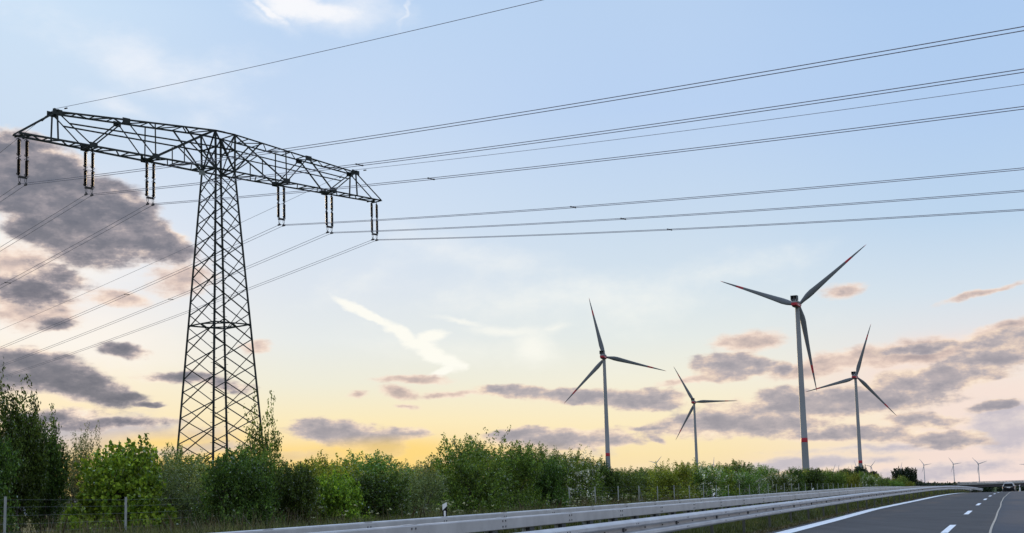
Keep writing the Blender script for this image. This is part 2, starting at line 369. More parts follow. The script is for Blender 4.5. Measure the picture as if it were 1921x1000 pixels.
def grass_ground():
    m = bpy.data.materials.new('grass_ground'); m.use_nodes = True; N = NT(m.node_tree); p = m.node_tree.nodes['Principled BSDF']
    co = N.n('ShaderNodeTexCoord').outputs['Object']
    a = N.noise(co, .6, 6, .65).outputs['Fac']; b = N.noise(co, .02, 4, .6).outputs['Fac']; g = N.noise(co, 9, 5, .7).outputs['Fac']
    c = N.ramp(a, [(.3, (.035, .055, .018)), (.55, (.06, .085, .028)), (.75, (.11, .10, .045))])
    c = N.mix(N.m('MULTIPLY', N.smooth(b, .45, .6), .4), c, (.07, .085, .03))
    c = N.mix(N.m('MULTIPLY', g, .35), c, (.03, .035, .018))
    N.link(c, p.inputs['Base Color']); p.inputs['Roughness'].default_value = .95; p.inputs['Specular IOR Level'].default_value = .1
    bn = N.n('ShaderNodeBump'); bn.inputs['Strength'].default_value = .8; bn.inputs['Distance'].default_value = .1
    N.link(g, bn.inputs['Height']); N.link(bn.outputs[0], p.inputs['Normal'])
    return m
M['ground'] = grass_ground()
def leaf_mat(name, dark, light, trans=.28, hue=None):
    m = bpy.data.materials.new(name); m.use_nodes = True; t = m.node_tree; t.nodes.clear(); N = NT(t)
    g = N.n('ShaderNodeNewGeometry'); oi = N.n('ShaderNodeObjectInfo')
    c = N.ramp(g.outputs['Random Per Island'], [(0, dark), (.6, tuple(a * .55 + b * .45 for a, b in zip(dark, light))), (1, light)])
    hs = N.n('ShaderNodeHueSaturation'); N.link(c, hs.inputs['Color'])
    cl = N.smooth(N.noise(N.n('ShaderNodeTexCoord').outputs['Object'], 1.5, 3, .6).outputs['Fac'], .36, .64)
    N.link(N.m('MULTIPLY', N.m('MULTIPLY_ADD', oi.outputs['Random'], .5, .8), N.m('MULTIPLY_ADD', cl, .75, .62)), hs.inputs['Value'])
    N.link(N.m('MULTIPLY_ADD', oi.outputs['Random'], .035, .4825), hs.inputs['Hue'])
    d = N.n('ShaderNodeBsdfDiffuse'); N.link(hs.outputs[0], d.inputs[0])
    tr = N.n('ShaderNodeBsdfTranslucent')
    tcx = N.mix(1.0, hs.outputs[0], (1.5, 1.35, .6), 'MULTIPLY'); N.link(tcx, tr.inputs[0])
    mx = N.n('ShaderNodeMixShader'); mx.inputs[0].default_value = trans; N.link(d.outputs[0], mx.inputs[1]); N.link(tr.outputs[0], mx.inputs[2])
    gl = N.n('ShaderNodeBsdfGlossy'); gl.inputs['Roughness'].default_value = .5
    fr = N.n('ShaderNodeFresnel'); fr.inputs[0].default_value = 1.3
    mx2 = N.n('ShaderNodeMixShader'); N.link(N.m('MULTIPLY', fr.outputs[0], .22), mx2.inputs[0]); N.link(mx.outputs[0], mx2.inputs[1]); N.link(gl.outputs[0], mx2.inputs[2])
    o = N.n('ShaderNodeOutputMaterial'); N.link(mx2.outputs[0], o.inputs[0])
    return m
L_DARK = leaf_mat('leaf_dark_green', (0.021, 0.050, 0.014), (0.133, 0.218, 0.039))
L_MID = leaf_mat('leaf_mid_green', (0.038, 0.084, 0.017), (0.216, 0.320, 0.055))
L_BRIGHT = leaf_mat('leaf_bright_green', (0.056, 0.118, 0.014), (0.316, 0.422, 0.044))
L_YEL = leaf_mat('leaf_yellow_green', (0.073, 0.107, 0.014), (0.366, 0.379, 0.052))
L_GREY = leaf_mat('leaf_grey_green', (0.052, 0.082, 0.035), (0.266, 0.299, 0.111))
L_FAR = leaf_mat('leaf_far_dark', (.016, .032, .018), (.035, .055, .028), .2)
L_BLOOM = leaf_mat('blossom_white', (.50, .52, .46), (.75, .76, .70), .3)
G_MAT = leaf_mat('grass_blades', (.042, .062, .020), (.120, .128, .050), .35)
G_DRY = leaf_mat('grass_dry_stalks', (.085, .078, .045), (.17, .145, .085), .3)

# ------------------------------------------------------------------ road frame: s along, d to the right
TH, KP = .3415, .00014
S_END = 400.0
def path(s, d):
    s = np.asarray(s, float); d = np.asarray(d, float)
    q = np.minimum(s, S_END); e = s - q; a = TH + KP * q
    x = q * math.sin(TH) + KP * q * q / 2 * math.cos(TH) + e * np.sin(a)
    y = q * math.cos(TH) - KP * q * q / 2 * math.sin(TH) + e * np.cos(a)
    return x + d * np.cos(a), y - d * np.sin(a)
def heading(s): return TH + KP * min(s, S_END)
S1, RV = 110.0, 7900.0
def prof(s):
    s = np.asarray(s, float); t = np.clip(s - S1, 0, 200); z = -t * t / (2 * RV)
    e = np.clip(s - S1 - 200, 0, None); z = z - e * .0253 * np.exp(-e / 800)
    z = np.where(s > 1110, -2.53 - 800 * .0253 * math.exp(-1), z)       # -9.97
    return z - np.clip((s - 1110) / 2500, 0, 1) ** 1 * 30
BUMPS = []                                     # (x, y, target z, radius)
def relief(s, d):
    """ground height"""
    s = np.asarray(s, float); d = np.asarray(d, float)
    z = prof(s)
    z = np.where(d < -5.0, z + .25 * np.clip((-9.5 - d) / 5, 0, 1), z)
    z = np.where(d > 14, z - .4 * np.clip((d - 14) / 8, 0, 1), z)
    z = np.where((d > -5.95) & (d < 14), z - .06, z)
    x, y = path(s, d)
    for bx, by, bz, br in BUMPS:
        w = np.exp(-((x - bx) ** 2 + (y - by) ** 2) / br ** 2); z = z * (1 - w) + bz * w
    return z
SS = np.linspace(2, 420, 4200)
def s_of_px(px, d, z=0.0):
    x, y = path(SS, np.full_like(SS, d)); m = y > 1
    u, _ = projn(x[m], y[m], z); return float(np.interp(px, u, SS[m]))
def on_line(px, py, d):
    """point seen at (px,py) standing on the line at offset d -> (s, z)"""
    z = 0.0
    for _ in range(6):
        s = s_of_px(px, d, z); x, y = path(s, d); z = unproj(px, py, float(y)).z
    return s, z
def P3(s, d, z):
    x, y = path(s, d); return Vector((float(x), float(y), float(z)))

# ------------------------------------------------------------------ wind turbine sites (needed by the ground)
RR = 58.5
NEAR_T = [  # hub px, radius px, blade angle (deg, from right, ccw), label
    ((1502, 572), 163, [(1628, 461), (1348, 531), (1533, 728)], 'tallest and nearest wind turbine with a red band round its tower'),
    ((1136, 670), 117, [(1103, 558), (1250, 698), (1060, 756)], 'wind turbine left of the tallest one with its red band just above the hedge'),
    ((1304, 755), 79.5, [(1262, 686), (1384, 755), (1269, 824)], 'smallest of the four big wind turbines, with one blade pointing level right'),
    ((1608, 708), 101.5, [(1632, 611), (1511, 733), (1684, 779)], 'wind turbine close on the right of the tallest one, rotor partly behind its tower')]
SITES = []
for (hp, rp, tips, lb) in NEAR_T:
    Y = CF * RR / rp / 1.02; hub = unproj(hp[0], hp[1], Y)
    SITES.append((hub, tips, lb)); BUMPS.append((hub.x, hub.y, hub.z - 121.0, 170.0))

# ------------------------------------------------------------------ ground sheet, road, markings
def nonuni(lo, hi, fine, grow, mx):
    o = [lo]; st = fine
    while o[-1] < hi: o.append(o[-1] + st); st = min(st * grow, mx)
    return o
def build_ground():
    sl = list(np.arange(-260, -20, 20)) + list(np.arange(-20, 260, 2.5)) + nonuni(260, 16000, 4, 1.06, 700)
    right = [-5.95, -5.0, 0, 14, 16, 19, 22] + nonuni(26, 16000, 5, 1.12, 900)
    left = [-6.1, -7, -8, -9.5, -11, -13, -15, -17, -20, -24, -30] + [-v for v in nonuni(36, 16000, 6, 1.10, 900)]
    dl = sorted(set(left + right))
    S, D = np.meshgrid(np.array(sl, float), np.array(dl, float), indexing='ij')
    X, Y = path(S, D); Z = relief(S, D)
    rs = np.random.RandomState(3)
    Z = Z + np.where(D < -6, rs.uniform(-.03, .03, Z.shape), 0)
    n, m = S.shape; V = np.stack([X, Y, Z], -1).reshape(-1, 3)
    i, j = np.meshgrid(np.arange(n - 1), np.arange(m - 1), indexing='ij'); a = (i * m + j).ravel()
    F = np.stack([a, a + 1, a + m + 1, a + m], -1)[:, ::-1]
    me = quads_mesh('ground', V, F, M['ground'], True)
    o = bpy.data.objects.new('ground', me); COL.objects.link(o); tag(o, kind='structure')
build_ground()
S_ROAD = np.concatenate([np.arange(-60, 260, 2.0), np.arange(260, 1000, 8.0)])
def strip(name, dfun, m, lift, sl=None, wob=None):
    sl = S_ROAD if sl is None else sl
    d0 = np.array([dfun(s)[0] for s in sl]); d1 = np.array([dfun(s)[1] for s in sl])
    xa, ya = path(sl, d0); xb, yb = path(sl, d1); z = prof(sl) + lift
    n = len(sl); V = np.concatenate([np.stack([xa, ya, z], -1), np.stack([xb, yb, z], -1)])
    a = np.arange(n - 1); F = np.stack([a, n + a, n + a + 1, a + 1], -1)
    me = quads_mesh(name, V, F, m); o = bpy.data.objects.new(name, me); COL.objects.link(o); tag(o, kind='structure'); return o
def ground_hit(px, py):
    z = 0.0
    for _ in range(8):
        r_ = ray(px, py); t = (z - CH) / r_.z; x, y = r_.x * t, r_.y * t
        # invert the road frame
        s = x * math.sin(TH) + y * math.cos(TH)
        for _k in range(8):
            X, Y = path(s, 0.0); h = heading(s); s += (x - X) * math.sin(h) + (y - Y) * math.cos(h)
        X, Y = path(s, 0.0); h = heading(s); d = (x - X) * math.cos(h) - (y - Y) * math.sin(h)
        z = float(prof(s))
    return s, float(d)
LP = [ground_hit(px, py) for px, py in ((1470, 1000), (1560, 977), (1640, 955.5), (1720, 939))]
LPs = [p[0] for p in LP]; LPd = [p[1] for p in LP]
D_LINE = float(np.mean(LPd)); 
def d_line(s): return float(np.interp(s, LPs, LPd))
seam_pts = [ground_hit(px, py) for px, py in ((1858, 1000), (1864, 985), (1872, 962), (1881, 942), (1885, 931))]
sm_s = [p[0] for p in seam_pts]; sm_d = [p[1] for p in seam_pts]
SEAM = np.polyfit(sm_s, sm_d, 1)
def d_seam(s): return float(np.polyval(SEAM, min(s, 150))) + .03 * math.sin(s * .11 + 1) + .012 * math.sin(s * .31)
strip('road', lambda s: (d_line(s) - .55, d_seam(s)), M['asphalt'], 0.0)
strip('right_lane', lambda s: (d_seam(s), 12.5), M['asphalt_b'], 0.0)
strip('edge_line', lambda s: (d_line(s) - .24, d_line(s) + .22), M['paint'], .004)
strip('seam_line', lambda s: (d_seam(s) - .028, d_seam(s) + .028), M['seam'], .005, np.concatenate([np.arange(-20, 200, .8)]))
strip('right_edge_line', lambda s: (9.6, 9.85), M['paint'], .004)
DASH = [ground_hit(px, py) for px, py in ((1780, 992), (1815.3, 962.6), (1835, 946.7), (1847, 937.8), (1855, 932))]
def d_dash(s): return float(np.interp(s, [p[0] for p in DASH], [p[1] for p in DASH]))
for k in range(-3, 14):
    c = 36.2 + 18 * k + .5
    strip('lane_dash', lambda s: (d_dash(s) - .085, d_dash(s) + .085), M['paint'], .004, np.linspace(c - 3, c + 3, 7))

# ------------------------------------------------------------------ power pylon
PX, PY, PYAW = -21.43282, 98.80319, .83188
A1, A2, A3, ZT, APK, ZPK, ZTC = 5.85394, 10.69303, 15.54263, 25.87557, 13.2757, 27.86099, 28.71713
def half_w(z): return .85 + max(0.0, ZT - z) * .0645 if z < ZT else .85 + (z - ZT) * .012
def build_pylon():
    root = empty('power_pylon', (PX, PY, 0), PYAW)
    tag(root, 'dark lattice steel power pylon with one wide crossarm behind the hedge', 'power pylon')
    st = M['steel']; cor = [(-1, -1), (1, -1), (1, 1), (-1, 1)]
    zg = -.2
    for sx, sy in cor:
        b = MB(); h0, h1, h2 = half_w(zg), half_w(ZT), half_w(ZTC)
        b.angle((sx * h0, sy * h0, zg), (sx * h1, sy * h1, ZT), .145, .03, (sx, sy, 0)); b.angle((sx * h1, sy * h1, ZT), (sx * h2, sy * h2, ZTC), .15, .03, (sx, sy, 0))
        b.box((sx * h0, sy * h0, zg), (.7, .7, .6))
        if sx * sy > 0:
            z = 3.0; c = b
            while z < ZT - .5:
                h = half_w(z); c.bar((sx * h, sy * h, z), (sx * h + .24 * (1 if sx > 0 else 1), sy * h, z), .03); c.bar((sx * h, sy * h, z + .35), (sx * h - .24, sy * h, z + .35), .03); z += .72
        b.build('leg', st, root)
    na = [25.0, 23.5, 21.9, 20.3, 18.7, 17.0, 15.1, 13.2, 11.3, 9.4, 7.5, 5.6, 3.6, 1.6, 0.0]
    nb = [25.8] + [(p + q) / 2 for p, q in zip(na[:-1], na[1:])] + [0.0]
    na = [25.88] + na
    for k in range(4):
        a, c = cor[k], cor[(k + 1) % 4]; nodes = na if k % 2 == 0 else nb; b = MB()
        nrm = ((a[0] + c[0]) / 2, (a[1] + c[1]) / 2, 0)
        for z0, z1 in zip(nodes[:-1], nodes[1:]):
            if z0 - z1 < .95: pass
            h0, h1 = half_w(z0), half_w(z1)
            w = .072 if k % 2 == 0 else .064
            b.angle((a[0] * h0, a[1] * h0, z0), (c[0] * h1, c[1] * h1, z1), w, .02, nrm); b.angle((a[0] * h1, a[1] * h1, z1), (c[0] * h0, c[1] * h0, z0), w, .02, nrm)
        # head of the tower, between the two chord levels
        zm = (ZT + ZTC) / 2
        h0, h1 = half_w(ZT), half_w(ZTC)
        b.angle((a[0] * h0, a[1] * h0, ZT), (c[0] * h1, c[1] * h1, ZTC), .09, .02, nrm); b.angle((a[0] * h1, a[1] * h1, ZTC), (c[0] * h0, c[1] * h0, ZT), .09, .02, nrm)
        for z in (ZT, ZTC, 27.5): h = half_w(z); b.angle((a[0] * h, a[1] * h, z), (c[0] * h, c[1] * h, z), .10, .02, nrm)
        h = half_w(14.3); b.angle((a[0] * h, a[1] * h, 14.3), (c[0] * h, c[1] * h, 14.3), .10, .02)
        b.build('face_bracing', st, root)
    b = MB(); h = half_w(14.3); mids = [(0, -h), (h, 0), (0, h), (-h, 0)]
    for k in range(4): b.angle((*mids[k], 14.3), (*mids[(k + 1) % 4], 14.3), .08, .02)
    b.build('horizontal_ring', st, root)
    # crossarm: two halves
    yl = lambda x: .85 - (abs(x) - .85) / (16.05 - .85) * .45          # lower chord half spacing
    yt = lambda x: .85 - (abs(x) - .85) / (APK - .85) * .50
    zt = lambda x: ZTC - (abs(x) - .85) / (APK - .85) * (ZTC - ZPK)
    zm = lambda x: 27.5 - (abs(x) - .85) / (12.3 - .85) * .32
    XM = 8.15
    for sg in (-1, 1):
        arm = empty('crossarm', (0, 0, 0)); arm.parent = root
        lo = MB(); tp = MB(); mi = MB(); dg = MB(); pl = lo
        X = lambda v: sg * v
        for sy in (-1, 1):
            lo.angle((0, sy * .85, ZT), (X(.85), sy * .85, ZT), .118, .026); lo.angle((X(.85), sy * .85, ZT), (X(16.05), sy * yl(16.05), ZT + .02), .118, .026)
            tp.angle((0, sy * .85, ZTC), (X(.85), sy * .85, ZTC), .11, .026); tp.angle((X(.85), sy * .85, ZTC), (X(APK), sy * yt(APK), ZPK), .11, .026)
            mi.angle((X(.85), sy * .85, zm(.85)), (X(12.4), sy * (yl(12.4) + yt(12.4)) / 2, zm(12.4)), .09, .02)
            F = lambda x, top: (X(x), sy * (yt(x) if top else yl(x)), zt(x) if top else ZT)
            for p, q, w in ((F(APK, 1), F(A2, 0), .088), (F(A2, 0), F(XM, 1), .088), (F(XM, 1), F(A1, 0), .088), (F(A1, 0), F(.85, 1), .088), (F(.85, 0), F(3.4, 1), .09)):
                dg.angle(p, q, w, .022)
            dg.angle(F(A1, 0), F(A1, 1), .07, .02); dg.angle(F(APK, 0), F(APK, 1), .09, .02); dg.angle(F(3.5, 0), (X(3.5), sy * (yl(3.5) + .0), ZT + 1.45), .06, .02)
            dg.angle(F(.85, 0), (X(3.0), sy * .80, zm(3.0)), .07, .02)
            dg.angle((X(APK), sy * yt(APK), ZPK), (X(16.0), sy * yl(16.0), ZT + .05), .10, .02)
            for x in (A1, A2, XM): pl.box((X(x), sy * ((yl(x) if x != XM else yt(x)) + .05), (ZT + .08 if x != XM else zt(x) - .06)), (.6, .03, .38))
            pl.box((X(APK), sy * (yt(APK) + .04), ZPK - .02), (.7, .03, .36))
        # plan bracing
        n = 15
        for k in range(n):
            x0 = .85 + (16.05 - .85) * k / n; x1 = .85 + (16.05 - .85) * (k + 1) / n; s_ = 1 if k % 2 else -1
            dg.angle((X(x0), s_ * yl(x0), ZT), (X(x1), -s_ * yl(x1), ZT), .075, .02)
            if k % 2: dg.angle((X(x0), -yl(x0), ZT), (X(x0), yl(x0), ZT), .07, .02)
        n = 9
        for k in range(n):
            x0 = .85 + (APK - .85) * k / n; x1 = .85 + (APK - .85) * (k + 1) / n; s_ = 1 if k % 2 else -1
            dg.angle((X(x0), s_ * yt(x0), zt(x0)), (X(x1), -s_ * yt(x1), zt(x1)), .07, .02)
            dg.angle((X(x1), -yt(x1), zt(x1)), (X(x1), yt(x1), zt(x1)), .06, .02)
        for x in (A1, A2): dg.angle((X(x), -yl(x), ZT), (X(x), yl(x), ZT), .13, .03)
        for x in (A1, A2, A3):
            for e in (-.28, .28): pl.bar((X(x) + e, -.55, ZT - .04), (X(x) + e, .55, ZT - .04), .08)
        pl.bar((X(APK), -.5, ZPK + .1), (X(APK), .5, ZPK + .1), .1); pl.bar((X(APK), 0, ZPK - .05), (X(APK), 0, ZPK + .32), .12)
        lo.build('lower_chord', st, arm); tp.build('upper_chord', st, arm); mi.build('middle_chord', st, arm); dg.build('truss_bracing', st, arm)
    b = MB(); b.box((-1.6, -.2, ZT - .35), (.5, .03, .35)); b.build('number_plate', M['galv_post'], root)
    return root
build_pylon()
c_, s_ = math.cos(PYAW), math.sin(PYAW)
def pyl(x, y, z): return Vector((PX + x * c_ - y * s_, PY + x * s_ + y * c_, z))

LI = 3.3
ORD = ['outermost on the near left arm', 'middle one of the left arm', 'innermost of the left arm', 'innermost of the right arm', 'middle one of the right arm', 'outermost on the far right arm']
XS = [-A3, -A2, -A1, A1, A2, A3]
def insulator():
    root = empty('insulator_set'); 
    for e in (-.28, .28):
        b = MB(); zz = -.10
        b.tube([(e, 0, 0), (e, 0, -.2)], .025, 6)
        prof_ = []
        for u0, u1 in ((-.2, -1.38), (-1.52, -2.70)):
            prof_ += [(.05, u0), (.07, u0 - .07)]
            k = 22
            for q in range(k):
                z = u0 - .08 + (u1 - u0 + .16) * (q + .5) / k; prof_ += [(.07, z + .02), (.115, z), (.07, z - .02)]
            prof_ += [(.07, u1 + .07), (.05, u1)]
        b.lathe(prof_, 10, (e, 0, 0)); rod = b.build('insulator_rod', M['rod'], root)
        for z, s_dir in ((-.22, 1), (-1.36, -1), (-1.54, 1), (-2.68, -1)):
            h = MB(); 
            for sg in (-1, 1): h.tube([(e, 0, z), (e + sg * .16, sg * .1, z + .02 * s_dir), (e + sg * .26, sg * .17, z - .09 * s_dir)], .022, 5)
            h.build('arcing_horn', M['fitting'], rod)
    b = MB(); b.box((0, 0, -2.80), (.66, .05, .10)); b.box((0, 0, -2.77), (.5, .04, .14)); b.build('yoke_plate', M['fitting'], root)
    for e in (-.22, .22):
        b = MB(); b.tube([(e - .05, 0, -2.85), (e - .07, 0, -3.0), (e - .03, 0, -3.14)], .018, 5); b.tube([(e + .05, 0, -2.85), (e + .07, 0, -3.0), (e + .03, 0, -3.14)], .018, 5)
        b.bar((e, -.16, -3.25), (e, .16, -3.25), .07, .12); b.bar((e, 0, -3.1), (e, 0, -3.25), .06); b.build('suspension_clamp', M['fitting'], root)
    return root
ins0 = insulator()
for i, x in enumerate(XS):
    o = ins0 if i == 0 else copy_tree(ins0)
    o.location = pyl(x, 0, ZT - .05); o.rotation_euler = (0, 0, PYAW)
    tag(o, 'double rod insulator set hanging from the pylon crossarm, ' + ORD[i], 'insulator', 'insulator sets hanging from the pylon crossarm')
SLR = [-0.1257, -0.1263, -0.1288, -0.1308, -0.1346, -0.1383, -0.1189, -0.1194]
SLL = [-0.1808, -0.1745, -0.1622, -0.1413, -0.1363, -0.1265, -0.225, -0.1433]
DR, DL, BW, BE = -.00864, .02176, .00032, .00028
def wire_pt(x, t, i):
    if t >= 0: q1, q2, z = x + t * math.sin(DR), t * math.cos(DR), SLR[i] * t
    else: q1, q2, z = x + t * math.sin(DL), t * math.cos(DL), -SLL[i] * t
    z += (BW if i < 6 else BE) * t * t
    z0 = ZT - LI if i < 6 else ZPK + .28
    return pyl(q1, -q2, z0 + z)
TS = list(np.linspace(-240, 0, 60)) + list(np.linspace(0, 240, 80))[1:]
WL = ['highest twin conductor, from the outermost left insulator set', 'second highest twin conductor, from the middle insulator set of the left arm', 'third highest twin conductor, from the left insulator set beside the tower', 'twin conductor from the right insulator set beside the tower', 'twin conductor from the middle insulator set of the right arm', 'lowest twin conductor, from the outermost right insulator set']
SPX = {0: [], 1: [675], 2: [808, 15], 3: [1075, 238], 4: [1170, 320], 5: [1255]}
for i, x in enumerate(XS):
    root = empty('power_line', wire_pt(x, 0, i))
    tag(root, WL[i], 'power line', 'twin conductors carried by the pylon')
    off = Vector(root.location)
    for e in (-.22, .22):
        b = MB(); b.tube([wire_pt(x + e, t, i) - off for t in TS], .0175, 4, False); b.build('conductor', M['wire'], root)
    for px in SPX[i]:
        best = min(np.linspace(-120, 110, 2301), key=lambda t: abs(projn(*wire_pt(x, t, i))[0] - px) if wire_pt(x, t, i).y > 5 and ((px < projn(*wire_pt(x, 0, i))[0]) == (t < 0)) else 1e9)
        p, q = wire_pt(x - .22, best, i) - off, wire_pt(x + .22, best, i) - off
        b = MB(); b.bar(p, q, .04, .04); b.bar(p + (p - q) * .1, p + (q - p) * .1, .07, .07); b.bar(q + (q - p) * .1, q + (p - q) * .1, .07, .07); b.build('spacer', M['fitting'], root)
for i, x, lb in ((6, -APK, 'single thin earth wire running up from the left peak of the pylon crossarm'), (7, APK, 'single thin earth wire running from the right peak of the pylon crossarm')):
    root = empty('earth_wire', wire_pt(x, 0, i)); off = Vector(root.location)
    b = MB(); b.tube([wire_pt(x, t, i) - off for t in TS], .016, 4, False); b.build('wire', M['wire'], root)
    for t0 in (-1.5, 1.5):
        b = MB(); b.tube([wire_pt(x, t0 - .15, i) - off - Vector((0, 0, .12)), wire_pt(x, t0 + .15, i) - off - Vector((0, 0, .12))], .05, 6); b.build('damper', M['fitting'], root)
    tag(root, lb, 'earth wire')

# ------------------------------------------------------------------ wind turbines
def blade_mesh(bands=True):
    prof_ = [(0, .95, .95), (.03, .95, .95), (.07, 1.25, .9), (.14, 1.9, .62), (.2, 2.05, .5), (.3, 1.75, .38), (.45, 1.35, .28), (.6, 1.02, .2), (.69, .84, .16), (.7, .82, .16), (.79, .64, .12), (.8, .62, .12), (.9, .42, .08), (.962, .27, .05), (.965, .26, .05), (1, .06, .02)]
    b = MB(); n = 10; tw = []
    for f, ch, th in prof_:
        a = R(16) * (1 - f) ** 2; le = .35
        for k in range(n):
            t = 2 * math.pi * k / n; xx = ch * math.cos(t) - (ch * .35 if f > .05 else ch * .35 * f / .05); yy = th * math.sin(t)
            b.v.append((xx * math.cos(a) - yy * math.sin(a), xx * math.sin(a) + yy * math.cos(a) + 2.4 * f * f, f * RR))
    for i in range(len(prof_) - 1):
        f = prof_[i][0]; red = bands and (f == .7 or f == .965)
        for k in range(n):
            k2 = (k + 1) % n; b.f.append((i * n + k, i * n + k2, (i + 1) * n + k2, (i + 1) * n + k)); b.mi.append(1 if red else 0)
    b.f.append(tuple(range(n))[::-1]); b.mi.append(0); b.f.append(tuple((len(prof_) - 1) * n + k for k in range(n))); b.mi.append(0)
    return b
def turbine():
    """origin at the tower foot, rotor looks along +Y (away from a viewer at -Y)"""
    root = empty('wind_turbine')
    b = MB(); n = 24; zs = [(-1.0, 2.7), (0, 2.55), (8, 2.42), (29.5, 2.18), (29.6, 2.2), (32.5, 2.16), (32.6, 2.13), (60, 1.86), (90, 1.62), (118.8, 1.42)]
    for i, (z, r_) in enumerate(zs):
        for k in range(n): t = 2 * math.pi * k / n; b.v.append((r_ * math.cos(t), r_ * math.sin(t), z))
    for i in range(len(zs) - 1):
        for k in range(n): b.f.append((i * n + k, i * n + (k + 1) % n, (i + 1) * n + (k + 1) % n, (i + 1) * n + k)); b.mi.append(1 if i == 4 else 0)
    tw = b.build('tower', [M['turb_tower'], M['red']], root, True)
    d = MB(); d.box((-.9, -2.5, 6.6), (1.1, .3, 2.2)); d.box((-.9, -2.58, 5.0), (2.0, .6, .25)); d.build('door', M['nac_dark'], tw)
    for z in (33, 62, 91):
        pass
    nac = empty('nacelle', (0, 0, 121)); nac.parent = root
    # housing: red lower belt, grey upper shell, tapered rear
    def hull(b, secs):
        base = len(b.v)
        for (y, hw, z0, z1, ch) in secs:
            for px_, pz in ((-hw + ch, z0), (hw - ch, z0), (hw, z0 + ch), (hw, z1 - ch), (hw - ch, z1), (-hw + ch, z1), (-hw, z1 - ch), (-hw, z0 + ch)): b.v.append((px_, y, pz))
        for i in range(len(secs) - 1):
            for k in range(8): b.f.append((base + i * 8 + k, base + i * 8 + (k + 1) % 8, base + (i + 1) * 8 + (k + 1) % 8, base + (i + 1) * 8 + k)); b.mi.append(b.cur)
        b.f.append(tuple(base + k for k in range(8))[::-1]); b.mi.append(b.cur); b.f.append(tuple(base + (len(secs) - 1) * 8 + k for k in range(8))); b.mi.append(b.cur)
    lo = MB(); hull(lo, [(-8.2, 1.65, -1.3, .35, .3), (-6, 1.95, -1.95, .35, .35), (2.2, 1.95, -1.95, .35, .35), (3.4, 1.6, -1.5, .3, .3)]); lo.build('lower_shell', M['red'], nac)
    bt = MB(); hull(bt, [(-6, 1.7, -2.25, -1.9, .15), (2.0, 1.7, -2.25, -1.9, .15)]); bt.build('belly_panel', M['nac_dark'], nac)
    hi = MB(); hull(hi, [(-8.1, 1.6, .352, 1.3, .3), (-6, 1.9, .352, 1.85, .35), (2.2, 1.9, .352, 1.85, .35), (3.2, 1.5, .352, 1.4, .3)]); hi.build('upper_shell', M['turb_tower'], nac)
    co = MB(); 
    for xx in (-2.0, 2.0): co.box((xx, -5.8, 3.35), (.3, 3.4, 3.0))
    co.box((0, -5.8, 4.95), (4.3, 3.6, .26)); co.box((0, -6.9, 3.35), (.22, .5, 2.9)); co.box((0, -6.9, 2.5), (3.72, .3, .3)); cf = co.build('cooler', M['turb'], nac)
    co = MB(); co.box((0, -4.6, 3.3), (3.66, .3, 2.9)); co.build('cooler_panel', M['nac_dark'], cf)
    be = MB(); be.lathe([(.14, 0), (.16, .3), (.1, .5)], 8, (1.2, -7.6, 1.6)); be.build('beacon', M['white'], nac)
    try:
        tx = bpy.data.curves.new('lettering', 'FONT'); tx.body = 'NORDEX'; tx.size = 1.5; tx.extrude = .01; tx.align_x = 'CENTER'; tx.align_y = 'CENTER'
        to = bpy.data.objects.new('lettering_source', tx); COL.objects.link(to); dg = bpy.context.evaluated_depsgraph_get()
        me = bpy.data.meshes.new_from_object(to.evaluated_get(dg)); bpy.data.objects.remove(to); me.materials.clear(); me.materials.append(M['white'])
        lt = bpy.data.objects.new('lettering', me); COL.objects.link(lt); lt.parent = nac; lt.location = (1.97, -1.8, -.75); lt.rotation_euler = (R(90), 0, R(90))
    except Exception: pass
    rotor = empty('rotor', (0, 4.6, 121)); rotor.parent = root
    hb = MB(); hb.lathe([(1.35, -1.3), (1.6, -.9), (1.65, .2), (1.4, 1.1), (.8, 1.8), (.1, 2.05)], 16); h = hb.build('hub', M['turb'], rotor, True); h.rotation_euler = (R(-90), 0, 0)
    bm = blade_mesh()
    b0 = bm.build('blade', [M['turb'], M['red']], rotor, True)
    for k in (1, 2):
        c = b0.copy(); COL.objects.link(c); c.parent = rotor; c.rotation_euler = (0, R(120 * k), 0)
    return root, rotor
YAW_OFF = R(-15)            # rotors look away to the right
t0, r0 = turbine()
def set_rotor(root, phi): 
    for ch in root.children:
        if ch.name.startswith('rotor'): ch.rotation_euler = (0, phi, 0)
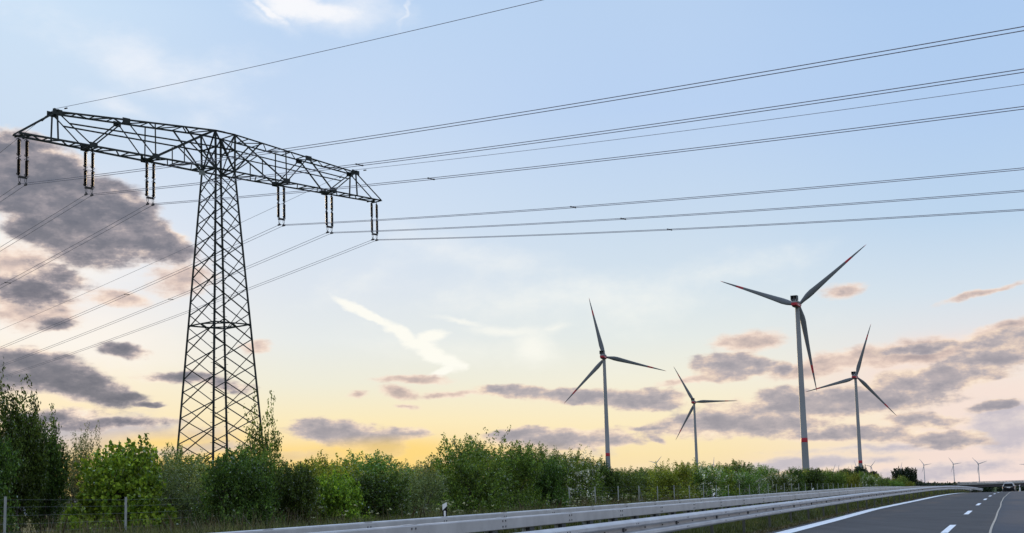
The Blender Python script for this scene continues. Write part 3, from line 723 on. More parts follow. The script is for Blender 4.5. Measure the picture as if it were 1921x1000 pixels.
for i, (hub, tips, lb) in enumerate(SITES):
    o = t0 if i == 0 else copy_tree(t0)
    los = math.atan2(hub.x, hub.y); yaw = -los + YAW_OFF
    fwd = Vector((-math.sin(yaw), math.cos(yaw), 0))
    o.location = hub - fwd * 4.6 - Vector((0, 0, 121)); o.rotation_euler = (0, 0, yaw)
    def tip_px(phi, k, base):
        a_ = phi + k * 2 * math.pi / 3; l = Vector((math.sin(a_) * RR, 4.6 + 2.4, 121 + math.cos(a_) * RR)); w = base + Matrix.Rotation(yaw, 3, 'Z') @ l
        return projn(w.x, w.y, w.z)
    base = Vector(o.location); best = (1e18, 0)
    for it in range(3):
        best = min((min(sum((tip_px(R(q), k, base)[0] - t[0]) ** 2 + (tip_px(R(q), k, base)[1] - t[1]) ** 2 for k, t in zip(od, tips)) for od in ((0, 1, 2), (0, 2, 1))), q) for q in np.arange(0, 360, 1.0))
        od = min(((0, 1, 2), (0, 2, 1)), key=lambda od: sum((tip_px(R(best[1]), k, base)[0] - t[0]) ** 2 + (tip_px(R(best[1]), k, base)[1] - t[1]) ** 2 for k, t in zip(od, tips)))
        ex = sum(t[0] - tip_px(R(best[1]), k, base)[0] for k, t in zip(od, tips)) / 3; ey = sum(t[1] - tip_px(R(best[1]), k, base)[1] for k, t in zip(od, tips)) / 3
        base = base + Vector((ex * base.y / CF, 0, -ey * base.y / CF))
    o.location = base; set_rotor(o, R(best[1]))
    print('turbine fit', i, best, ex, ey)
    tag(o, lb, 'wind turbine', 'big wind turbines behind the hedge')
# far wind farm, about nine kilometres off
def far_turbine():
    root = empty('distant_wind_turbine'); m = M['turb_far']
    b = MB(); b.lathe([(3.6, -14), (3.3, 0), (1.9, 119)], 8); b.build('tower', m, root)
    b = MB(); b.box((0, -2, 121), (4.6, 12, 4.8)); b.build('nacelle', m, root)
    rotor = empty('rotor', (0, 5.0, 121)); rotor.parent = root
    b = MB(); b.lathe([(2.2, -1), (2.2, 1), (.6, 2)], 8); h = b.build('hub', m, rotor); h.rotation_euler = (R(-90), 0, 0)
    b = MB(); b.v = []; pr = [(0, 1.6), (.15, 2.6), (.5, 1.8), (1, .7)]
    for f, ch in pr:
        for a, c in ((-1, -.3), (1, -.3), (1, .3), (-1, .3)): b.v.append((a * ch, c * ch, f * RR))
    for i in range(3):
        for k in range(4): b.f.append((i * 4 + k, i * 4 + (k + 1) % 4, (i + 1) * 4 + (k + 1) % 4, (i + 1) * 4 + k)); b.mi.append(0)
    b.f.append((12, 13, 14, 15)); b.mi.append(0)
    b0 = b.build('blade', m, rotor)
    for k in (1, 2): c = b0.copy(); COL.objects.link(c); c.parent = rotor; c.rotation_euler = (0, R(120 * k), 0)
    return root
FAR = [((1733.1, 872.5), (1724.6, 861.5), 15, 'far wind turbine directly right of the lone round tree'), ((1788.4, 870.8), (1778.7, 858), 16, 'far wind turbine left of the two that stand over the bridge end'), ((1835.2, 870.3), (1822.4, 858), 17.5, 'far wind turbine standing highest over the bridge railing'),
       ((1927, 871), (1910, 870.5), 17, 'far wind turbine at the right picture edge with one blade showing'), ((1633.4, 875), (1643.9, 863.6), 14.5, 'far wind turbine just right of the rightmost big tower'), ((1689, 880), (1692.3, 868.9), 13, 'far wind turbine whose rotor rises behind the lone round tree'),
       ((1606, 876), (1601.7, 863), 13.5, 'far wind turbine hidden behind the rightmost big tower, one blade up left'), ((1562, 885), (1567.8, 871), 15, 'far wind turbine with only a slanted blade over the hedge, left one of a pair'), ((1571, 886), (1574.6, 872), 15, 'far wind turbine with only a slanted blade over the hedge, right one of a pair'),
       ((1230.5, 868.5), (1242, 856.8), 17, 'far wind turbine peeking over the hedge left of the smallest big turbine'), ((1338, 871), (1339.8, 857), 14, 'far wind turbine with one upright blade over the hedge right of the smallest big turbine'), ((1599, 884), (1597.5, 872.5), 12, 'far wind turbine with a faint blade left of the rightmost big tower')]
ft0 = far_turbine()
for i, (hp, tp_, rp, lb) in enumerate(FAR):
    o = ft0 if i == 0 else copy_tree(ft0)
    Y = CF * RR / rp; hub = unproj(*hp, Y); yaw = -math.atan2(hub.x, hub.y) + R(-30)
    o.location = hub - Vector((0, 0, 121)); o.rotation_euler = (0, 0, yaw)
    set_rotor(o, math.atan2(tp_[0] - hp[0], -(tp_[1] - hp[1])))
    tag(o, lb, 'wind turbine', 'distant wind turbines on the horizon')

# ------------------------------------------------------------------ guard rails
def interp_line(pts, d):
    q = sorted(on_line(px, py, d) for px, py in pts); s = [p[0] for p in q]; z = [p[1] - float(prof(p[0])) for p in q]
    co = np.polyfit(s, z, 1) if len(s) > 2 else [0, z[0]]
    lo, hi = s[0], s[-1]
    return lambda t: float(np.polyval(co, min(max(t, lo), hi))) + float(prof(t))
DA, DB, DC = -12.17, -8.51, -6.04
ZA = interp_line([(460, 998.6), (940, 962), (1134, 947.9), (1300, 935), (1400, 929.7), (1494, 923), (1623, 914)], DA)
ZB = interp_line([(628, 999), (940, 973.4), (1121, 954.9), (1300, 941.6), (1461.6, 930.3), (1623, 918)], DB)
ZC = interp_line([(988.5, 1000), (1160, 976.5), (1300, 963.6), (1400, 950.5), (1623, 924.8)], DC)
W_SEC = [(-.02, 0.0), (.0, .012), (.06, -.022), (.078, -.04), (.078, -.088), (.06, -.105), (-.022, -.122), (-.03, -.13), (-.03, -.18), (-.022, -.188), (.06, -.205), (.078, -.222), (.078, -.27), (.06, -.288), (.0, -.315), (-.02, -.305)]
def extrude(b, sec, zf, d0, s0, s1, ds, closed=False):
    sl = np.arange(s0, s1 + ds / 2, ds); base = len(b.v); n = len(sec)
    for s in sl:
        z = zf(s)
        for (a, c) in sec: b.v.append(tuple(P3(s, d0 + a, z + c)))
    for i in range(len(sl) - 1):
        for k in range(n if closed else n - 1):
            k2 = (k + 1) % n; b.f.append((base + i * n + k, base + i * n + k2, base + (i + 1) * n + k2, base + (i + 1) * n + k)); b.mi.append(b.cur)
    return b
def ubox(b, s, d, z, ls, ld, lz):
    """box aligned with the road at (s,d), z = centre"""
    h = heading(s); t = Vector((math.sin(h), math.cos(h), 0)) * ls / 2; r_ = Vector((math.cos(h), -math.sin(h), 0)) * ld / 2; u = Vector((0, 0, lz / 2)); c = P3(s, d, z)
    b.add([c - t - r_ - u, c + t - r_ - u, c + t + r_ - u, c - t + r_ - u, c - t - r_ + u, c + t - r_ + u, c + t + r_ + u, c - t + r_ + u], [(0, 1, 2, 3), (7, 6, 5, 4), (0, 4, 5, 1), (1, 5, 6, 2), (2, 6, 7, 3), (3, 7, 4, 0)])
def rail(name, label, d, zf, s0, s1, kind):
    root = empty(name, P3(s0, d, 0)); tag(root, label, 'guard rail')
    off = Vector(root.location)
    def put(b, nm, m, par=root, sm=False):
        b.v = [tuple(Vector(v) - off) for v in b.v]; return b.build(nm, m, par, sm)
    b = MB()
    if kind == 'wbeam':
        sec = W_SEC + [(a - .006, c) for a, c in W_SEC[::-1]]
        extrude(b, sec, zf, d, s0, s1, 2.0, True); beam = put(b, 'beam', M['galv'])
    elif kind == 'flat':
        extrude(b, [(.06, -.004), (.066, -.03), (.066, -.17), (.06, -.31), (.0, -.31), (-.06, -.3), (-.06, -.02), (0, .012)], zf, d, s0, s1, 2.0, True); beam = put(b, 'beam', M['galv'])
    else:
        extrude(b, [(.06, 0), (.07, -.02), (.07, -.20), (.055, -.215), (-.09, -.215), (-.10, -.2), (-.10, -.02), (-.09, 0)], zf, d, s0, s1, 2.0, True); beam = put(b, 'beam', M['galv'])
    # bolts at the joints
    b = MB(); s = s0 + 1.0
    while s < min(s1, 120):
        z = zf(s)
        if kind == 'box':
            for e in (-.075, .075):
                for q in (-.055, -.155): ubox(b, s + e, d + .074, z + q, .03, .015, .03)
        elif kind == 'wbeam':
            for e in (-.06, .06):
                ubox(b, s + e, d + .08, z - .065, .022, .012, .022); ubox(b, s + e, d + .08, z - .245, .022, .012, .022)
        else:
            for e in (-.07, .07): ubox(b, s + e, d + .07, z - .09, .03, .015, .03)
        s += 4.0
    if kind == 'wbeam':
        s = s0 + .6
        while s < min(s1, 90): ubox(b, s, d - .02, zf(s) - .155, .05, .014, .025); s += 1.33
    put(b, 'joint_bolts', M['bolt'], beam)
    # sleeve overlap at joints
    b = MB(); s = s0 + 1.0
    if kind != 'wbeam':
        while s < min(s1, 140):
            ubox(b, s, d, zf(s) + .006, .34, .11, .008); s += 4.0
        put(b, 'joint_sleeve', M['galv'], beam)
    # posts
    s = s0 + .4; cnt = 0; st = 2.0
    while s < s1 and cnt < 90:
        z = zf(s); g = float(relief(s, d)) - .25; b = MB()
        top = z - (.05 if kind == 'wbeam' else .22 if kind == 'box' else .04)
        dd = d - (.11 if kind != 'box' else .02)
        ubox(b, s, dd, (top + g) / 2, .05, .006, top - g); ubox(b, s - .025, dd - .03, (top + g) / 2, .005, .06, top - g); ubox(b, s + .025, dd - .03, (top + g) / 2, .005, .06, top - g)
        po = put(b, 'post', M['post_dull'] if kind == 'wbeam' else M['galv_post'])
        if s < 110:
            b = MB()
            if kind == 'box': ubox(b, s + .16, d - .02, z - .31, .26, .16, .18)
            else: ubox(b, s, d - .05, z - .16, .07, .09, .12)
            put(b, 'spacer_block', M['rail_dark'], po)
        s += st * (2 if kind == 'wbeam' else 1); cnt += 1
        if s > 110: st = 3.0
    return root
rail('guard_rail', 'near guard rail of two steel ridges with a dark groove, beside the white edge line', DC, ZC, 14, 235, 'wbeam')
rb = rail('guard_rail', 'middle guard rail, tall box beam with four-bolt joints on dark brackets', DB, ZB, 10, 250, 'box')
b = MB(); extrude(b, [(.03, .03), (.03, -.03), (-.03, -.03), (-.03, .03)], lambda s: ZB(s) - .42, DB - .14, 10, 250, 2.0, True)
b.v = [tuple(Vector(v) - Vector(rb.location)) for v in b.v]; b.build('lower_tube', M['galv_post'], rb)
rail('guard_rail', 'rearmost guard rail, plain pale band showing just above the box beam rail', DA, ZA, 8, 250, 'flat')

# ------------------------------------------------------------------ wire fence
DF = -18.16
def build_fence():
    root = empty('wire_fence', P3(20, DF, .2)); tag(root, 'wire mesh game fence on thin grey steel posts in front of the hedge', 'fence'); off = Vector(root.location)
    sp = 3.984; sl = [s_of_px(-260, DF, 1.4), s_of_px(8, DF, 1.4), s_of_px(235, DF, 1.4)] + [61.6 + sp * k for k in range(-6, 46)]; rs = random.Random(5)
    tops = []
    for k, s in enumerate(sl):
        g = float(relief(s, DF)); zt = 1.45 + float(prof(s)) + rs.uniform(-.03, .03); p = P3(s, DF, g - .1) - off; ln = rs.uniform(-.03, .03)
        q = P3(s + ln, DF + rs.uniform(-.02, .02), zt) - off
        b = MB(); b.tube([p, q], .027, 8); b.build('post', M['galv_post'], root); tops.append((s, zt, g))
        if abs(s - (61.6 + 2 * sp)) < .1:
            for sg in (1,):
                b = MB(); b.tube([P3(s, DF + .02, zt - .12) - off, P3(s + .95 * sg, DF + .05, g) - off], .028, 8)
                b.tube([P3(s, DF + .02, g + .45) - off, P3(s + .6 * sg, DF + .03, g + .45) - off], .02, 6); b.build('brace', M['galv_post'], root)
    b = MB()
    for f in (.03, .10, .17, .25, .34, .45, .58, .72, .86, .98):
        pts = [P3(s, DF + .03, g + (zt - .04 - g) * f) - off for s, zt, g in tops]; b.tube(pts, .0013, 3, False)
    b.build('wire_mesh', M['galv_post'], root)
build_fence()

# ------------------------------------------------------------------ delineator posts
def delineator():
    root = empty('delineator_post'); 
    b = MB(); sec = [(-.06, -.05), (.06, -.05), (.02, .06), (-.02, .06)]
    def seg(z0, z1, slope=0.0, grow=0.0):
        b = MB(); g = 1 + grow
        for z in (z0, z1):
            for (x, y) in sec: b.v.append((x * g, y * g, z + (slope * (x + .06) if z == z1 else 0)))
        for k in range(4): b.f.append((k, (k + 1) % 4, 4 + (k + 1) % 4, 4 + k)); b.mi.append(0)
        b.f += [(3, 2, 1, 0), (4, 5, 6, 7)]; b.mi += [0, 0]; return b
    seg(-.2, .72).build('shaft', M['white'], root); seg(.721, .93, .9).build('black_band', M['black'], root)
    t = MB(); n = 4
    vs = [(x, y, .932 + .9 * (x + .06)) for x, y in sec] + [(x, y, 1.08 + .5 * (x + .06)) for x, y in sec]
    t.add(vs, [(k, (k + 1) % 4, 4 + (k + 1) % 4, 4 + k) for k in range(4)] + [(3, 2, 1, 0), (4, 5, 6, 7)]); t.build('cap', M['white'], root)
    r_ = MB(); r_.box((-.0, -.053, .84), (.05, .008, .16)); r_.build('reflector', M['white'], root)
    return root
dl0 = delineator()
for i, (px, py, d, lb) in enumerate(((835, 945, -13.5, 'white delineator post with a black band standing nearest, in front of the dark bushes'), (1339.5, 925, -13.5, 'second white delineator post along the rail, by the flowering hedge'), (1525, 916, -13.5, 'third and farthest white delineator post peeping over the rail'))):
    o = dl0 if i == 0 else copy_tree(dl0)
    s, z = on_line(px, py, d); o.location = P3(s, d, z - 1.1); o.rotation_euler = (0, 0, -heading(s) + R(8)); tag(o, lb, 'delineator post', 'white delineator posts beside the road')

# ------------------------------------------------------------------ shrubs and trees
def crown_mesh(name, seed, w, h, m, leaf=.085, nsh=420, per=46, spires=10, spire_len=.9, base=.0, lobes=7, fill=3000, tall=1.0, width_leaf=.55, keep=None, skirt=True, spw=.07, spd=.28):
    rs = np.random.RandomState(seed); P = []; D = []; Lf = []
    # lobes
    lc = []
    for k in range(lobes):
        a = 2 * math.pi * k / lobes + rs.uniform(-.5, .5); rr = w * .5 * rs.uniform(.25, .62); zc = h * rs.uniform(.28, .72)
        lc.append((rr * math.cos(a), rr * math.sin(a), zc, w * rs.uniform(.20, .32), h * rs.uniform(.18, .28)))
    lc.append((0, 0, h * .55, w * .34, h * .36)); lc.append((rs.uniform(-.1, .1) * w, 0, h * .3, w * .42, h * .27))
    if skirt:
        for k in range(5):
            a = 2 * math.pi * k / 5 + .4; lc.append((w * .3 * math.cos(a), w * .3 * math.sin(a), h * .16, w * .24, h * .17))
    lc = np.array(lc)
    idx = rs.randint(0, len(lc), nsh); c = lc[idx]
    u = rs.normal(size=(nsh, 3)); u[:, 2] += .35; u /= np.linalg.norm(u, axis=1)[:, None]
    end = c[:, :3] + u * np.stack([c[:, 3], c[:, 3], c[:, 4]], -1) * rs.uniform(.8, 1.12, (nsh, 1))
    st = c[:, :3] + (end - c[:, :3]) * .35; st[:, 2] -= .05 * h
    end[:, 2] += rs.uniform(0, .16, nsh) * h * (.3 if skirt else .5)
    # spires from the upper surface
    if spires:
        si = rs.randint(0, len(lc), spires); sc = lc[si]; ang = rs.uniform(0, 2 * math.pi, spires)
        p0 = sc[:, :3] + np.stack([np.cos(ang) * sc[:, 3] * .6, np.sin(ang) * sc[:, 3] * .6, sc[:, 4] * .6], -1)
        dirv = np.stack([rs.uniform(-spd, spd, spires), rs.uniform(-spd, spd, spires), np.ones(spires)], -1)
        p1 = p0 + dirv * spire_len * rs.uniform(.5, 1.25, (spires, 1))
        st = np.concatenate([st, p0]); end = np.concatenate([end, p1])
    ns = len(st)
    t = rs.uniform(0, 1, (ns, per)) ** .75
    ax = end - st; ln = np.linalg.norm(ax, axis=1)
    pos = st[:, None, :] + ax[:, None, :] * t[..., None]
    pos[..., 2] += (t ** 2) * .06 * h * .5
    spread = (.10 + .05 * ln[:, None]) * (1.15 - .85 * t)
    isp = np.arange(ns) >= nsh
    spread[isp] = spw * (1.2 - .8 * t[isp]) + .02
    pos += rs.normal(size=pos.shape) * spread[..., None] * .8
    dv = ax[:, None, :] / ln[:, None, None] * .6 + rs.normal(size=pos.shape) * .7
    pos = pos.reshape(-1, 3); dv = dv.reshape(-1, 3)
    if fill:
        fi = rs.randint(0, len(lc), fill); fc = lc[fi]; q = rs.normal(size=(fill, 3)); q /= np.linalg.norm(q, axis=1)[:, None]
        q *= rs.uniform(.1, .95, (fill, 1)) ** .5
        pos = np.concatenate([pos, fc[:, :3] + q * np.stack([fc[:, 3], fc[:, 3], fc[:, 4]], -1)]); dv = np.concatenate([dv, rs.normal(size=(fill, 3))])
    ok = pos[:, 2] > rs.uniform(-.1, .12, len(pos))
    if keep is not None: ok &= keep(pos, rs)
    pos = pos[ok]; dv = dv[ok]; n = len(pos)
    dv /= np.linalg.norm(dv, axis=1)[:, None] + 1e-9
    nr = rs.normal(size=(n, 3)); nr[:, 2] += .7
    sd = np.cross(dv, nr); sd /= np.linalg.norm(sd, axis=1)[:, None] + 1e-9
    up_ = np.cross(sd, dv)
    L = leaf * rs.uniform(.6, 1.35, n)[:, None]; wd = L * width_leaf * .5
    a = pos - dv * L * .5; b_ = pos + sd * wd + up_ * L * .08; c_2 = pos + dv * L * .5 - up_ * L * .1; e = pos - sd * wd + up_ * L * .08
    V = np.stack([a, b_, c_2, e], 1).reshape(-1, 3); F = np.arange(4 * n).reshape(-1, 4)
    return quads_mesh(name, V, F, m)
def stems_mesh(seed, w, h, n=6, r0=.05):
    rs = random.Random(seed); b = MB()
    for k in range(n):
        a = 2 * math.pi * k / n + rs.uniform(-.4, .4); rr = w * rs.uniform(.1, .34); hh = h * rs.uniform(.5, .8)
        x0, y0 = .12 * w * math.cos(a) * .4, .12 * w * math.sin(a) * .4
        pts = [(x0, y0, -.25), (x0 + rr * .25 * math.cos(a), y0 + rr * .25 * math.sin(a), hh * .35), (rr * .7 * math.cos(a + .2), rr * .7 * math.sin(a + .2), hh * .7), (rr * math.cos(a), rr * math.sin(a), hh)]
        b.tube(pts, [r0, r0 * .8, r0 * .5, r0 * .2], 6)
        for j in range(3):
            q = Vector(pts[2]).lerp(Vector(pts[3]), j / 3); b.tube([q, q + Vector((rs.uniform(-.3, .3) * w * .5, rs.uniform(-.3, .3) * w * .5, h * rs.uniform(.05, .2)))], [r0 * .35, r0 * .1], 5)
    return b
PROTO = {}
def proto(key, seed, w, h, m, nst=6, bloom=0, **kw):
    cm = crown_mesh(key + '_foliage', seed, w, h, m, **kw); sb = stems_mesh(seed, w, h, nst)
    so = sb.build('stem_source', M['bark']); sm = so.data; bpy.data.objects.remove(so)
    bl = None
    if bloom:
        bl = crown_mesh(key + '_blossom', seed, w * 1.04, h * 1.03, L_BLOOM, leaf=.075, nsh=bloom, per=30, spires=0, lobes=kw.get('lobes', 7), fill=0, width_leaf=.9)
    h_nom = h; zz = np.empty(len(cm.vertices) * 3, np.float32); cm.vertices.foreach_get('co', zz); h = float(np.percentile(zz[2::3], 99.6))
    PROTO[key] = (cm, sm, bl, w, h, h_nom * 1.12)
proto('dark', 11, 4.2, 3.6, L_DARK, nsh=560, per=44, leaf=.115, fill=5000, spires=8, spire_len=.5)
proto('mid', 12, 4.0, 3.6, L_MID, nsh=480, per=46, leaf=.09, fill=7000, spires=7, spire_len=.5)
proto('midb', 18, 4.4, 3.4, L_MID, nsh=480, per=44, leaf=.09, fill=7000, spires=9, spire_len=.45, lobes=9)
proto('bright', 13, 4.0, 3.2, L_BRIGHT, nsh=460, per=40, leaf=.125, fill=3500, spires=16, spire_len=.5, width_leaf=.75)
proto('yellow', 14, 4.2, 3.2, L_YEL, nsh=460, per=44, leaf=.09, fill=5000, spires=10, spire_len=.4)
proto('grey', 15, 3.8, 3.8, L_GREY, nsh=420, per=44, leaf=.085, fill=4500, spires=24, spire_len=.7, width_leaf=.4)
proto('hawthorn', 16, 4.2, 3.4, L_MID, nsh=460, per=42, leaf=.085, fill=4000, spires=14, spire_len=.5, bloom=110)
proto('spire', 17, 3.0, 4.6, L_DARK, nsh=460, per=50, leaf=.105, fill=3500, spires=44, spire_len=1.1, lobes=9, spw=.15, skirt=False)
proto('sapling', 19, 1.9, 3.4, L_MID, nsh=90, per=40, leaf=.10, fill=300, spires=16, spire_len=1.2, lobes=5, skirt=False, spd=.6)
proto('fardark', 20, 5.0, 4.0, L_FAR, nsh=110, per=40, leaf=.24, fill=8000, spires=0, lobes=7, skirt=False)
def plant(name, key, loc, w, h, rz, label, cat, group=None):
    cm, sm, bl, pw, ph, hn = PROTO[key]
    root = empty(name, loc, rz)
    for nm, me in (('crown', cm), ('trunk', sm), ('blossom', bl)):
        if me is None: continue
        o = bpy.data.objects.new(nm, me); COL.objects.link(o); o.parent = root; o.scale = (w / pw, w / pw, h / (hn if nm == 'trunk' else ph))
    tag(root, label, cat, group); return root
ORDN = ['first', 'second', 'third', 'fourth', 'fifth', 'sixth', 'seventh', 'eighth', 'ninth', 'tenth', 'eleventh', 'twelfth', 'thirteenth', 'fourteenth', 'fifteenth', 'sixteenth', 'seventeenth', 'eighteenth', 'nineteenth', 'twentieth', 'twenty-first', 'twenty-second', 'twenty-third', 'twenty-fourth', 'twenty-fifth', 'twenty-sixth', 'twenty-seventh', 'twenty-eighth', 'twenty-ninth', 'thirtieth', 'thirty-first', 'thirty-second', 'thirty-third', 'thirty-fourth', 'thirty-fifth']
LOOK = {'dark': 'dense dark green bush', 'mid': 'mid green bush with upright shoots', 'midb': 'broad mid green bush', 'bright': 'bright green broad-leaved bush', 'yellow': 'yellowish green bush', 'grey': 'feathery grey-green shrub', 'hawthorn': 'hawthorn bush flecked with white blossom', 'spire': 'tall dark green tree with pointed shoots', 'sapling': 'slender leafy sapling', 'fardark': 'dark round tree'}
rsd = random.Random(21)
def hedge(rows, where, short, name='hedge_bush'):
    """rows: (px, top py, offset d, width in px, kind, label or None)"""
    for i, (px, py, d, wpx, key, lb) in enumerate(sorted(rows)):
        s, z = on_line(px, py, d); x, y = path(s, d); g = float(relief(s, d))
        dep = float(y); w = wpx / CF * dep; h = z - g
        plant(name if not lb or 'tree' not in lb else 'roadside_tree', key, P3(s, d, g - .05), w, max(h, .8), rsd.uniform(0, 6.28), lb or (LOOK[key] + ', ' + ORDN[i] + ' from the left in the ' + short), 'bush' if not lb or 'tree' not in lb else 'tree', where)
FRONT = [
    (-55, 812, -21, 170, 'dark', None),
    (30, 726, -22, 124, 'spire', 'tall dark green tree with pointed shoots at the left picture edge'),
    (86, 776, -22.5, 92, 'spire', 'second pointed dark green tree, just right of the tall one at the left edge'),
    (146, 805, -25, 110, 'grey', None),
    (225, 832, -20.2, 225, 'bright', 'bright green rounded bush behind the second fence post from the left'),
    (335, 848, -20.5, 190, 'grey', None),
    (300, 838, -27, 120, 'mid', None),
    (445, 848, -17.4, 175, 'dark', None),
    (488, 738, -21.5, 70, 'sapling', 'slender tree with a sparse leafy top just right of the pylon foot'),
    (482, 838, -18.6, 150, 'midb', None),
    (548, 872, -17.0, 135, 'dark', 'low dense dark bush standing right of the pylon foot, lowest of the dark ones'),
    (636, 886, -17.4, 130, 'bright', None),
    (610, 858, -27, 170, 'yellow', None),
    (710, 884, -17.0, 150, 'dark', None),
    (700, 850, -28, 190, 'mid', None),
    (775, 868, -18, 150, 'grey', None),
    (815, 868, -27, 150, 'yellow', None),
    (870, 822, -17.8, 180, 'mid', 'tall mid green bush with ragged shoots behind the nearest delineator post'),
    (905, 806, -24, 90, 'sapling', 'slender upright tree rising from the hedge behind the nearest delineator post'),
    (950, 832, -18, 150, 'midb', None),
    (1000, 838, -24, 130, 'mid', None),
    (1025, 862, -17.2, 100, 'dark', 'dark clipped-looking bush reaching in front of the fence line'),
    (1078, 848, -22, 135, 'hawthorn', None),
    (1120, 866, -21.5, 100, 'dark', None),
    (1165, 880, -22, 110, 'mid', None),
    (1205, 878, -25, 110, 'midb', None),
    (1255, 868, -22.5, 120, 'yellow', None),
    (1310, 868, -21.5, 120, 'hawthorn', None),
    (1362, 866, -24, 110, 'midb', None),
    (1345, 880, -21, 90, 'bright', None),
    (1400, 880, -21, 90, 'hawthorn', None),
    (1432, 876, -23, 80, 'mid', None),
    (1460, 884, -21, 70, 'hawthorn', None),
]
hedge(FRONT, 'hedge along the wire fence', 'front hedge row')
BACK = [(px, py, -33, w, k, None) for px, py, w, k in ((250, 860, 190, 'mid'), (400, 856, 200, 'midb'), (560, 872, 190, 'mid'), (660, 862, 190, 'midb'), (750, 872, 190, 'mid'), (840, 866, 180, 'midb'), (930, 850, 190, 'mid'), (1040, 858, 190, 'dark'), (1130, 880, 160, 'midb'), (1220, 880, 150, 'mid'), (1300, 876, 140, 'midb'), (1390, 874, 130, 'mid'))]
hedge(BACK, 'rear line of bushes behind the hedge', 'rear hedge row')
far_rows = []
pxs = [1487, 1500, 1515, 1527, 1540, 1552, 1564, 1575, 1586, 1597, 1607, 1617, 1627, 1636, 1645, 1654, 1663, 1671, 1679, 1687, 1695, 1702]
for i, px in enumerate(pxs):
    top = np.interp(px, [1480, 1520, 1560, 1600, 1640, 1660, 1690, 1712], [876, 880, 882, 884, 889, 896, 899, 902]) + rsd.uniform(-2, 3)
    key = ['dark', 'yellow', 'midb', 'mid', 'hawthorn', 'yellow', 'midb', 'dark'][(i * 5) % 8]
    far_rows.append((px, top, -21 - (i % 3) * 2.0, rsd.uniform(42, 60) * (1 - (px - 1487) / 600), key, None))
for (px, py, d, wpx, key, lb) in far_rows:
    s, z = on_line(px, py, d); x, y = path(s, d); g = float(relief(s, d)); w = wpx / CF * float(y)
    plant('hedge_bush', key, P3(s, d, g - .05), w, max(z - g, 1.5), rsd.uniform(0, 6.28), 'green bush in the far stretch of hedge running to the lone round tree', 'bush', 'bushes in the far stretch of hedge')
for px, py, wpx, d, key, lb in ((1611, 875, 26, -30, 'fardark', 'dark round tree at the foot of the rightmost big turbine'), (1588, 880, 18, -34, 'fardark', 'low dark tree left of the foot of the rightmost big turbine'), (1636, 884, 30, -30, 'fardark', 'dark spreading tree right of the foot of the rightmost big turbine'), (1697, 878, 40, -28, 'fardark', 'lone dark round tree at the right end of the hedge'), (1692, 893, 34, -22, 'mid', 'green bush under the lone dark round tree')):
    s, z = on_line(px, py, d); x, y = path(s, d); g = float(relief(s, d)); w = wpx / CF * float(y) * 1.15
    plant('hedgerow_tree', key, P3(s, d, g - .05), w, z - g, rsd.uniform(0, 6.28), lb, 'tree')

# ------------------------------------------------------------------ grass, stalks and flowers
def blades(name, S, D, Hh, wd, m, seed, lean=.35):
    rs = np.random.RandomState(seed); n = len(S); x, y = path(S, D); z = relief(S, D) - .03
    a = rs.uniform(0, 2 * math.pi, n); la = rs.uniform(0, 2 * math.pi, n); ll = Hh * lean * rs.uniform(0, 1, n)
    base = np.stack([x, y, z], -1); off = np.stack([np.cos(a), np.sin(a), 0 * a], -1) * (wd / 2)[:, None]
    mid = base + np.stack([np.cos(la) * ll * .35, np.sin(la) * ll * .35, Hh * .6], -1); tip = base + np.stack([np.cos(la) * ll, np.sin(la) * ll, Hh], -1)
    V = np.stack([base - off, base + off, mid + off * .7, tip, mid - off * .7], 1).reshape(-1, 3)
    F = np.arange(5 * n).reshape(-1, 5)
    me = quads_mesh(name, V, F, m); o = bpy.data.objects.new(name, me); COL.objects.link(o); return o
rs = np.random.RandomState(9)
def smp(n, s0, s1, p=2.0): return 1 / (1 / s1 ** (p - 1) + rs.uniform(0, 1, n) * (1 / s0 ** (p - 1) - 1 / s1 ** (p - 1))) ** (1 / (p - 1)) if p != 1 else rs.uniform(s0, s1, n)
def patch(S, D, f=.35): return .5 + .5 * np.sin(S * f + 3 * np.sin(D * .9)) * np.cos(S * f * .37 + D * 1.3)
n = 110000; S = smp(n, 18, 200, 1.6); DE = np.interp(S, LPs, LPd) - .62; D = DE - rs.uniform(0, 1, n) ** 1.3 * 2.6
Hh = rs.uniform(.18, .46, n) * (.7 + .5 * patch(S, D)) * np.clip((DE + .12 - D) / .5, .25, 1)
tag(blades('verge_grass', S, D, Hh, .012 + S * .00022, G_MAT, 1), 'rough green grass growing along the near guard rail', 'grass', kind='stuff')
n = 22000; S = smp(n, 18, 140, 1.6); D = np.interp(S, LPs, LPd) - .50 - rs.uniform(0, 1, n) ** 2 * .9
tag(blades('dry_verge_grass', S, D, rs.uniform(.04, .15, n), .012 + S * .0002, G_DRY, 2, 1.4), 'short straw coloured dry grass at the asphalt edge', 'grass', kind='stuff')
n = 45000; S = smp(n, 14, 60, 1.5); D = rs.uniform(-18.6, -12.2, n)
tag(blades('long_meadow_grass', S, D, rs.uniform(.2, .62, n), .014 + S * .0002, L_GREY, 7, .5), 'long pale green grass between the rear guard rail and the fence', 'grass', kind='stuff')
n = 60000; S = smp(n, 12, 170, 1.7); D = rs.uniform(-20.5, -8.3, n)
tag(blades('meadow_grass', S, D, rs.uniform(.15, .5, n) * np.where(D < -13, 1.1, .7), .014 + S * .00022, G_MAT, 3), 'green grass between the guard rails and the hedge', 'grass', kind='stuff')
n = 7000; S = smp(n, 20, 80, 1.7); D = rs.uniform(-20.2, -15.0, n); k_ = patch(S, D, .5) > .45; S, D = S[k_], D[k_]
tag(blades('tall_dry_stalks', S, D, rs.uniform(.4, .95, len(S)), .010 + S * .00012, G_DRY, 4, .5), 'tall dry grass stalks along the foot of the fence', 'dry grass', kind='stuff')
